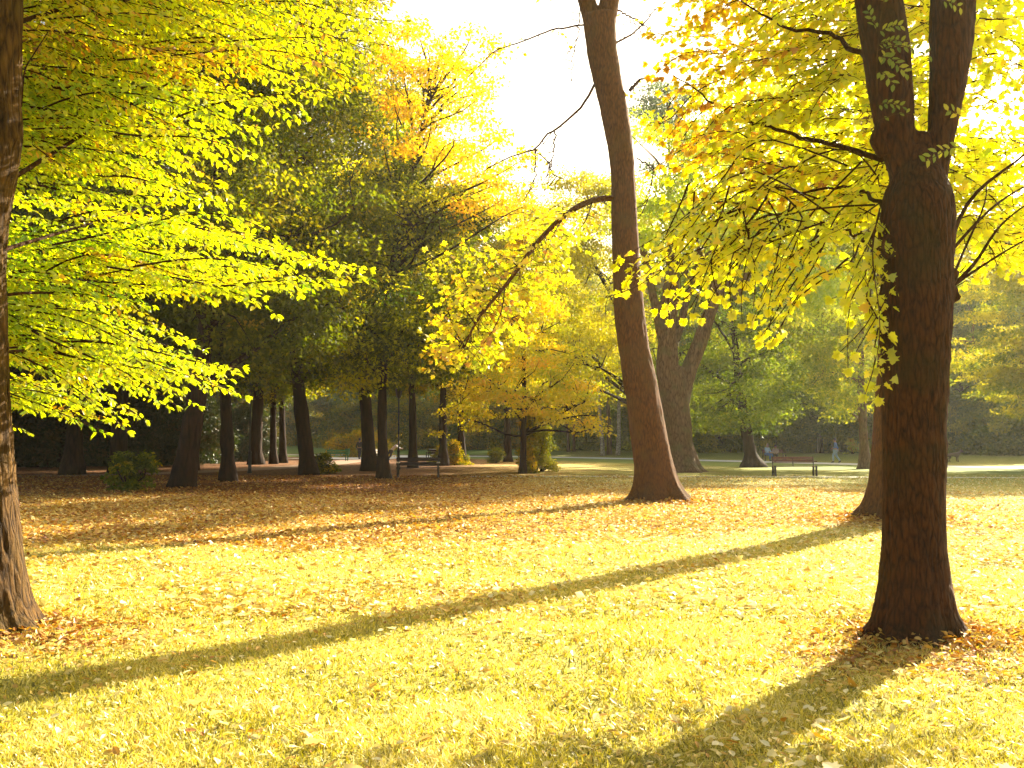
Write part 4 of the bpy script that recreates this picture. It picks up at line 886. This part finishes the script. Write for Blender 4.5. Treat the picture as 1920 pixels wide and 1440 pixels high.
# ================================================================== PEOPLE AND DOG
def skin_mesh(name, verts, edges, radii, sub=2):
    me = bpy.data.meshes.new(name); me.from_pydata(verts, edges, []); o = bpy.data.objects.new('tmp', me); C.objects.link(o)
    md = o.modifiers.new('s', 'SKIN'); md.use_smooth_shade = True
    for i, r_ in enumerate(radii):
        v = me.skin_vertices[0].data[i]; v.radius = (r_, r_) if not hasattr(r_, '__len__') else r_
    me.skin_vertices[0].data[0].use_root = True
    s = o.modifiers.new('b', 'SUBSURF'); s.levels = sub; s.render_levels = sub
    dg = bpy.context.evaluated_depsgraph_get(); out = bpy.data.meshes.new_from_object(o.evaluated_get(dg)); out.name = name
    bpy.data.objects.remove(o); bpy.data.meshes.remove(me); return out
def person(loc, rz, label, J, top, legs, hair, scale=1., long_hair=False, shoes='black_paint', sleeves=True):
    """J: joints in metres, x right, -y the way the person faces"""
    t = thing('person', (loc[0], loc[1], loc[2]), label, 'person', None, rz); t.scale = (scale,) * 3
    order = ['pelvis', 'waist', 'chest', 'neck', 'head0', 'head1', 'head2']; V, E, Rr, ix = [], [], [], {}
    def av(n_, r_, frm=None):
        ix[n_] = len(V); V.append(tuple(J[n_])); Rr.append(r_)
        if frm: E.append((ix[frm], ix[n_]))
    av('pelvis', (.15, .11)); av('waist', (.125, .095), 'pelvis'); av('chest', (.16, .11), 'waist'); av('neck', .055, 'chest'); av('head0', (.070, .085), 'neck'); av('head1', (.078, .098), 'head0'); av('head2', (.05, .06), 'head1')
    for s in 'lr':
        av('sh' + s, .055, 'chest'); av('el' + s, .042, 'sh' + s); av('wr' + s, .028, 'el' + s); 
        w_, e_ = np.array(J['wr' + s]), np.array(J['el' + s]); dr = norm(w_ - e_); J['hd' + s] = tuple(w_ + dr * .09); av('hd' + s, (.036, .018), 'wr' + s)
        perp = norm(np.cross(dr, [0, 1, .2]))
        for q_ in range(4):
            J['f%s%d' % (s, q_)] = tuple(w_ + dr * (.15 + .015 * (q_ in (1, 2))) + perp * (.022 * (q_ - 1.5)) + np.array([0, -.02, -.01])); av('f%s%d' % (s, q_), .008, 'hd' + s)
        J['th' + s] = tuple(w_ + dr * .09 + perp * .045); av('th' + s, .010, 'wr' + s)
        av('hp' + s, .085, 'pelvis'); av('kn' + s, .055, 'hp' + s); av('an' + s, .036, 'kn' + s); av('to' + s, .034, 'an' + s)
    link('body', skin_mesh('body', V, E, Rr), M['skin'], t)
    def garment(nm, names, rad, edges, mat, f=0.0):
        vi = {n_: i for i, n_ in enumerate(names)}
        link(nm, skin_mesh(nm, [tuple(J[n_]) for n_ in names], [(vi[a_], vi[b_]) for a_, b_ in edges], rad), M[mat], t)
    for s in 'lr':
        a_, b_ = np.array(J['el' + s]), np.array(J['wr' + s]); J['cu' + s] = tuple(a_ + (b_ - a_) * (.95 if sleeves else .1))
        a_, b_ = np.array(J['kn' + s]), np.array(J['an' + s]); J['he' + s] = tuple(a_ + (b_ - a_) * .95)
    J['hem'] = tuple(np.array(J['pelvis']) * .7 + np.array(J['waist']) * .3); J['col'] = tuple(np.array(J['chest']) * .3 + np.array(J['neck']) * .7)
    garment('shirt', ['hem', 'waist', 'chest', 'col', 'shl', 'ell', 'cul', 'shr', 'elr', 'cur'], [(.175, .135), (.16, .125), (.185, .135), (.075, .075), .078, .062, .045, .078, .062, .045], [('hem', 'waist'), ('waist', 'chest'), ('chest', 'col'), ('chest', 'shl'), ('shl', 'ell'), ('ell', 'cul'), ('chest', 'shr'), ('shr', 'elr'), ('elr', 'cur')], top)
    garment('trousers', ['pelvis', 'hpl', 'knl', 'hel', 'hpr', 'knr', 'her'], [(.165, .125), .105, .078, .07, .105, .078, .07], [('pelvis', 'hpl'), ('hpl', 'knl'), ('knl', 'hel'), ('pelvis', 'hpr'), ('hpr', 'knr'), ('knr', 'her')], legs)
    for s in 'lr':
        a_, b_ = np.array(J['an' + s]), np.array(J['to' + s]); m_ = MB(); m_.tube([a_ - (b_ - a_) * .35 - [0, 0, .02], a_ - [0, 0, .02], (a_ + b_) / 2 - [0, 0, .015], b_ + (b_ - a_) * .2 - [0, 0, .01]], [.03, .05, .048, .028], 10); link('shoe', m_.mesh('shoe', True), M[shoes], t)
    h1 = np.array(J['head1']); h2 = np.array(J['head2']); up = norm(h2 - np.array(J['neck'])); bk = np.array([0, 1, 0.])
    hr = MB(); pts = [h2 + up * .055 - bk * .02, h2 + up * .02 + bk * .02, h1 + bk * .035 + up * .02, h1 + bk * .055 - up * .05] + ([h1 + bk * .08 - up * .22] if long_hair else [])
    hr.tube(resample(pts, 8), np.interp(np.linspace(0, 1, 8), np.linspace(0, 1, len(pts)), [.03, .088, .095, .07] + ([.05] if long_hair else [])), 14); link('hair', hr.mesh('hair', True), M[hair], t)
    fc = MB()                                                     # eyes, nose, mouth
    fwd = -bk
    for sx in (-.03, .03): fc.tube([h1 + fwd * .088 + [sx - .012, 0, .012], h1 + fwd * .094 + [sx, 0, .012], h1 + fwd * .088 + [sx + .012, 0, .012]], [.003, .007, .003], 6)
    fc.tube([h1 + fwd * .085 + [-.022, 0, -.055], h1 + fwd * .092 + [0, 0, -.057], h1 + fwd * .085 + [.022, 0, -.055]], [.003, .006, .003], 6)
    link('face_features', fc.mesh('face_features', True), M['hair_dark'], t)
    ns = MB(); ns.tube([h1 + fwd * .088 + [0, 0, .01], h1 + fwd * .112 + [0, 0, -.022], h1 + fwd * .09 + [0, 0, -.03]], [.006, .014, .008], 8)
    for sx in (-1, 1): ns.tube([h1 + [sx * .082, .005, .02], h1 + [sx * .094, .012, .005], h1 + [sx * .082, .008, -.03]], [.008, .014, .008], 6)
    link('nose_and_ears', ns.mesh('nose_and_ears', True), M['skin'], t); return t
walk = dict(pelvis=(0, 0, .92), waist=(0, .01, 1.08), chest=(0, -.01, 1.32), neck=(0, -.03, 1.47), head0=(0, -.045, 1.53), head1=(0, -.05, 1.61), head2=(0, -.045, 1.70),
            shl=(.18, 0, 1.38), ell=(.30, .12, 1.15), wrl=(.36, .22, .95), shr=(-.18, 0, 1.38), elr=(-.25, -.02, 1.12), wrr=(-.20, -.20, 1.02),
            hpl=(.09, 0, .86), knl=(.11, -.16, .50), anl=(.10, -.14, .09), tol=(.10, -.28, .04), hpr=(-.09, 0, .86), knr=(-.10, .04, .48), anr=(-.10, .30, .12), tor=(-.10, .18, .03))
x_, y_ = G(1567, 867.5)[:2]
person((x_, y_, tz(x_, y_)), R(-115), 'person in blue shirt and pale jeans walking along the far path', dict(walk), 'blue_shirt', 'denim', 'hair_dark')
walk2 = dict(walk); walk2.update(wrl=(.22, .05, .90), ell=(.24, .06, 1.14), wrr=(-.22, .0, .88), elr=(-.24, .04, 1.14))
x_, y_ = G(674, 861)[:2]; person((x_, y_, tz(x_, y_)), R(170), 'person in dark clothes standing beside the leaning dark trunk', walk2, 'dark_cloth', 'dark_cloth', 'hair_dark')
sit = dict(pelvis=(0, .05, .50), waist=(0, .04, .66), chest=(0, 0, .90), neck=(0, -.02, 1.05), head0=(0, -.04, 1.11), head1=(0, -.06, 1.19), head2=(0, -.05, 1.28),
           shl=(.18, 0, .97), ell=(.24, -.10, .74), wrl=(.14, -.30, .66), shr=(-.18, 0, .97), elr=(-.24, -.10, .74), wrr=(-.12, -.30, .66),
           hpl=(.10, .0, .50), knl=(.13, -.40, .50), anl=(.13, -.42, .09), tol=(.13, -.56, .04), hpr=(-.10, 0, .50), knr=(-.13, -.40, .50), anr=(-.13, -.36, .09), tor=(-.13, -.50, .04))
bx, by = SEAT
person((bx - .55, by - .02, 0), R(35), 'seated person with fair hair and a pale blue top by the flared trunk', dict(sit), 'pale_blue', 'blue_shirt', 'hair_fair', long_hair=True)
person((bx + .1, by - .02, 0), R(-20), 'seated person with dark hair in a greyish pink top, right of the fair one', dict(sit), 'grey_pink', 'wood_dark' if False else 'dark_cloth', 'hair_dark', .92)
lean_ = dict(pelvis=(0, .42, .72), waist=(0, .28, .86), chest=(0, .02, 1.10), neck=(0, -.12, 1.24), head0=(0, -.18, 1.29), head1=(0, -.25, 1.34), head2=(0, -.29, 1.42),
             shl=(.17, -.02, 1.16), ell=(.20, -.22, .98), wrl=(.15, -.42, .92), shr=(-.17, -.02, 1.16), elr=(-.20, -.22, .98), wrr=(-.15, -.42, .92),
             hpl=(.09, .40, .70), knl=(.11, .42, .36), anl=(.11, .62, .09), tol=(.11, .50, .03), hpr=(-.09, .40, .70), knr=(-.10, .66, .42), anr=(-.10, .95, .16), tor=(-.10, .88, .05))
x_, y_ = G(742, 862)[:2]; person((x_, y_, tz(x_, y_)), R(85), 'person in a white jacket bending forward on the far paved place', lean_, 'white_cloth', 'dark_cloth', 'hair_fair')

def dog(px, py, label):
    g = G(px, py); t = thing('dog', (g[0], g[1], tz(g[0], g[1])), label, 'dog', None, R(5))
    V = [(-.30, 0, .50), (-.1, 0, .50), (.15, 0, .50), (.32, 0, .54), (.46, 0, .68), (.56, 0, .72), (.70, 0, .68), (-.44, 0, .54), (-.62, 0, .42)]
    E = [(0, 1), (1, 2), (2, 3), (3, 4), (4, 5), (5, 6), (0, 7), (7, 8)]; Rr = [.13, .12, .16, .13, .08, .085, .035, .03, .015]
    for sy in (-1, 1):
        n = len(V); V += [(-.34, .08 * sy, .36), (-.26, .09 * sy, .30), (-.40, .09 * sy, .18), (-.36, .09 * sy, .04), (-.30, .09 * sy, .02)]; Rr += [.085, .055, .032, .028, .03]; E += [(0, n), (n, n + 1), (n + 1, n + 2), (n + 2, n + 3), (n + 3, n + 4)]
        n = len(V); V += [(.24, .09 * sy, .36), (.22, .09 * sy, .22), (.25, .09 * sy, .04), (.31, .09 * sy, .02)]; Rr += [.07, .038, .028, .03]; E += [(2, n), (n, n + 1), (n + 1, n + 2), (n + 2, n + 3)]
        n = len(V); V += [(.53, .05 * sy, .80), (.52, .075 * sy, .86)]; Rr += [.03, .012]; E += [(5, n), (n, n + 1)]
    link('body', skin_mesh('body', V, E, Rr), M['fur'], t)
dog(1789, 869, 'brown grey dog standing beyond the far path at the right')

# ================================================================== FALLEN LEAVES AND GRASS
def scatter(n, dmin, dmax, power, rs):
    """ground points, thicker towards the viewer; covers more than the picture's width"""
    u = rs.random(n); y = (dmin ** (1 - power) + u * (dmax ** (1 - power) - dmin ** (1 - power))) ** (1 / (1 - power)) if power != 1 else dmin * (dmax / dmin) ** u
    x = rs.uniform(-1, 1, n) * (.56 * y + 1.5); return x, y
def fallen():
    rs = np.random.default_rng(90); mb = MB()
    for n, d0, d1, pw, sz, tm in ((75000, 4.0, 16, .3, .055, T_OVAL), (230000, 9, 44, .3, .082, T_RHOMB)):
        x, y = scatter(n, d0, d1, pw, rs); lt = litter_at(x, y)
        cl = vnoise(np.stack([x * 1.3, y * 1.3, x * 0], 1), 17)
        keep = rs.random(n) < (lt * .95 + .06) * (.5 + 1.0 * cl)
        x, y, lt = x[keep], y[keep], lt[keep]; m = len(x); z = terrain(x, y)
        a_ = rs.random(m) * 2 * np.pi; td = np.stack([np.cos(a_), np.sin(a_), rs.normal(size=m) * .3], 1); nd = rs.normal(size=(m, 3)) * .42 + [0, 0, 1]
        s = sz * (.45 + 1.0 * rs.random(m) ** 1.5); pos = np.stack([x, y, z + .006 + s * .18 + rs.random(m) * .02], 1)
        tint = np.clip(.66 - .28 * smooth(lt) - .30 * smooth((y - 26) / 6) * smooth((2 - x) / 6) + .20 * smooth((x + 3) / 7) - .35 * trunk_near(x, y) + rs.normal(size=m) * .22, 0, 1)  # tint drops at the far left: browner leaves plus painted grove shade
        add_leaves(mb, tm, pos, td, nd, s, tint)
    for bx, by, r0, n_ in ((3.3, 8.0, .32, 800), (-4.42, 8.25, .40, 800), (7.6, 19.7, .55, 1600), (3.85, 25.7, .62, 1800)):
        a_ = rs.random(n_) * 2 * np.pi; rr = r0 + np.abs(rs.normal(size=n_)) * .30; x = bx + rr * np.cos(a_); y = by + rr * np.sin(a_); b_ = rs.random(n_) * 6.3
        add_leaves(mb, T_OVAL, np.stack([x, y, terrain(x, y) + .02 + .07 * np.exp(-(rr - r0) / .15) * rs.random(n_)], 1), np.stack([np.cos(b_), np.sin(b_), rs.normal(size=n_) * .45], 1), rs.normal(size=(n_, 3)) * .5 + [0, 0, 1], (.06 if by < 12 else .09) * (.6 + .8 * rs.random(n_)), np.clip(.34 + rs.normal(size=n_) * .22, 0, 1))
    # larger maple leaves lying here and there
    x, y = scatter(420, 4.2, 22, .3, rs); m = len(x); a_ = rs.random(m) * 2 * np.pi
    add_leaves(mb, T_MAPLE, np.stack([x, y, terrain(x, y) + .035 + rs.random(m) * .02], 1), np.stack([np.cos(a_), np.sin(a_), rs.normal(size=m) * .2], 1), rs.normal(size=(m, 3)) * .3 + [0, 0, 1], .082 * (.6 + .6 * rs.random(m)), np.clip(rs.random(m) * .6 + .35, 0, 1))
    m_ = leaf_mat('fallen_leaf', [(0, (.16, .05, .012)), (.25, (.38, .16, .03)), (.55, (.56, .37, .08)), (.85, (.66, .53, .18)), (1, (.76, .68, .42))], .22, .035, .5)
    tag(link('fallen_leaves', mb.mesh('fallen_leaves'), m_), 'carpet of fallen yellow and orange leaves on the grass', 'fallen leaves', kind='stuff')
fallen()
def grass():
    rs = np.random.default_rng(95); n = 330000; x, y = scatter(n, 3.9, 24, 1.25, rs)
    cl = vnoise(np.stack([x * 2, y * 2, x * 0], 1), 27); keep = rs.random(n) < (1 - .75 * litter_at(x, y)) * (.45 + .8 * cl); x, y = x[keep], y[keep]; n = len(x); z = terrain(x, y)
    h = (.022 + .035 * rs.random(n)) * (.7 + .6 * vnoise(np.stack([x, y, x * 0], 1), 5)); a_ = rs.random(n) * 2 * np.pi; wd = (.0022 + .0018 * rs.random(n)) * (1 + y * .06)
    dx, dy = np.cos(a_) * wd, np.sin(a_) * wd; l_ = rs.normal(size=(n, 2)) * h[:, None] * .75
    b = np.stack([x, y, z - .004], 1)
    V = np.stack([b + np.stack([dx, dy, 0 * x], 1), b - np.stack([dx, dy, 0 * x], 1), b + np.stack([l_[:, 0] * .4 - dx * .7, l_[:, 1] * .4 - dy * .7, h * .62], 1), b + np.stack([l_[:, 0] * .4 + dx * .7, l_[:, 1] * .4 + dy * .7, h * .62], 1), b + np.stack([l_[:, 0], l_[:, 1], h], 1)], 1).reshape(-1, 3)
    o = np.arange(n) * 5; F = [np.stack([o, o + 1, o + 2, o + 3], 1), np.stack([o + 3, o + 2, o + 4], 1)]
    me = mesh_from('grass', V, F, np.repeat(np.clip(.5 + rs.normal(size=n) * .25 + (cl[keep] - .5) * .6, 0, 1), 5))
    m_ = leaf_mat('grass_blade', [(0, (.05, .05, .008)), (.38, (.36, .31, .033)), (.75, (.64, .54, .11)), (1, (.70, .62, .26))], .4, .05, .4)
    tag(link('grass', me, m_), 'short yellow green grass of the lawn', 'grass', kind='stuff')
grass()

# ================================================================== HAZE
HAZE = 0.00025
if HAZE:
    mb = MB(); mb.box((0, 280, 24), (1500, 1300, 52)); m, nt_, out = mat_new('haze'); pv = nt_.nodes.new('ShaderNodeVolumePrincipled')
    pv.inputs['Color'].default_value = (1, .98, .92, 1); pv.inputs['Density'].default_value = HAZE; pv.inputs['Anisotropy'].default_value = .55
    nt_.links.new(pv.outputs[0], out.inputs['Volume']); hz = tag(link('haze', mb.mesh('haze'), m), kind='stuff')
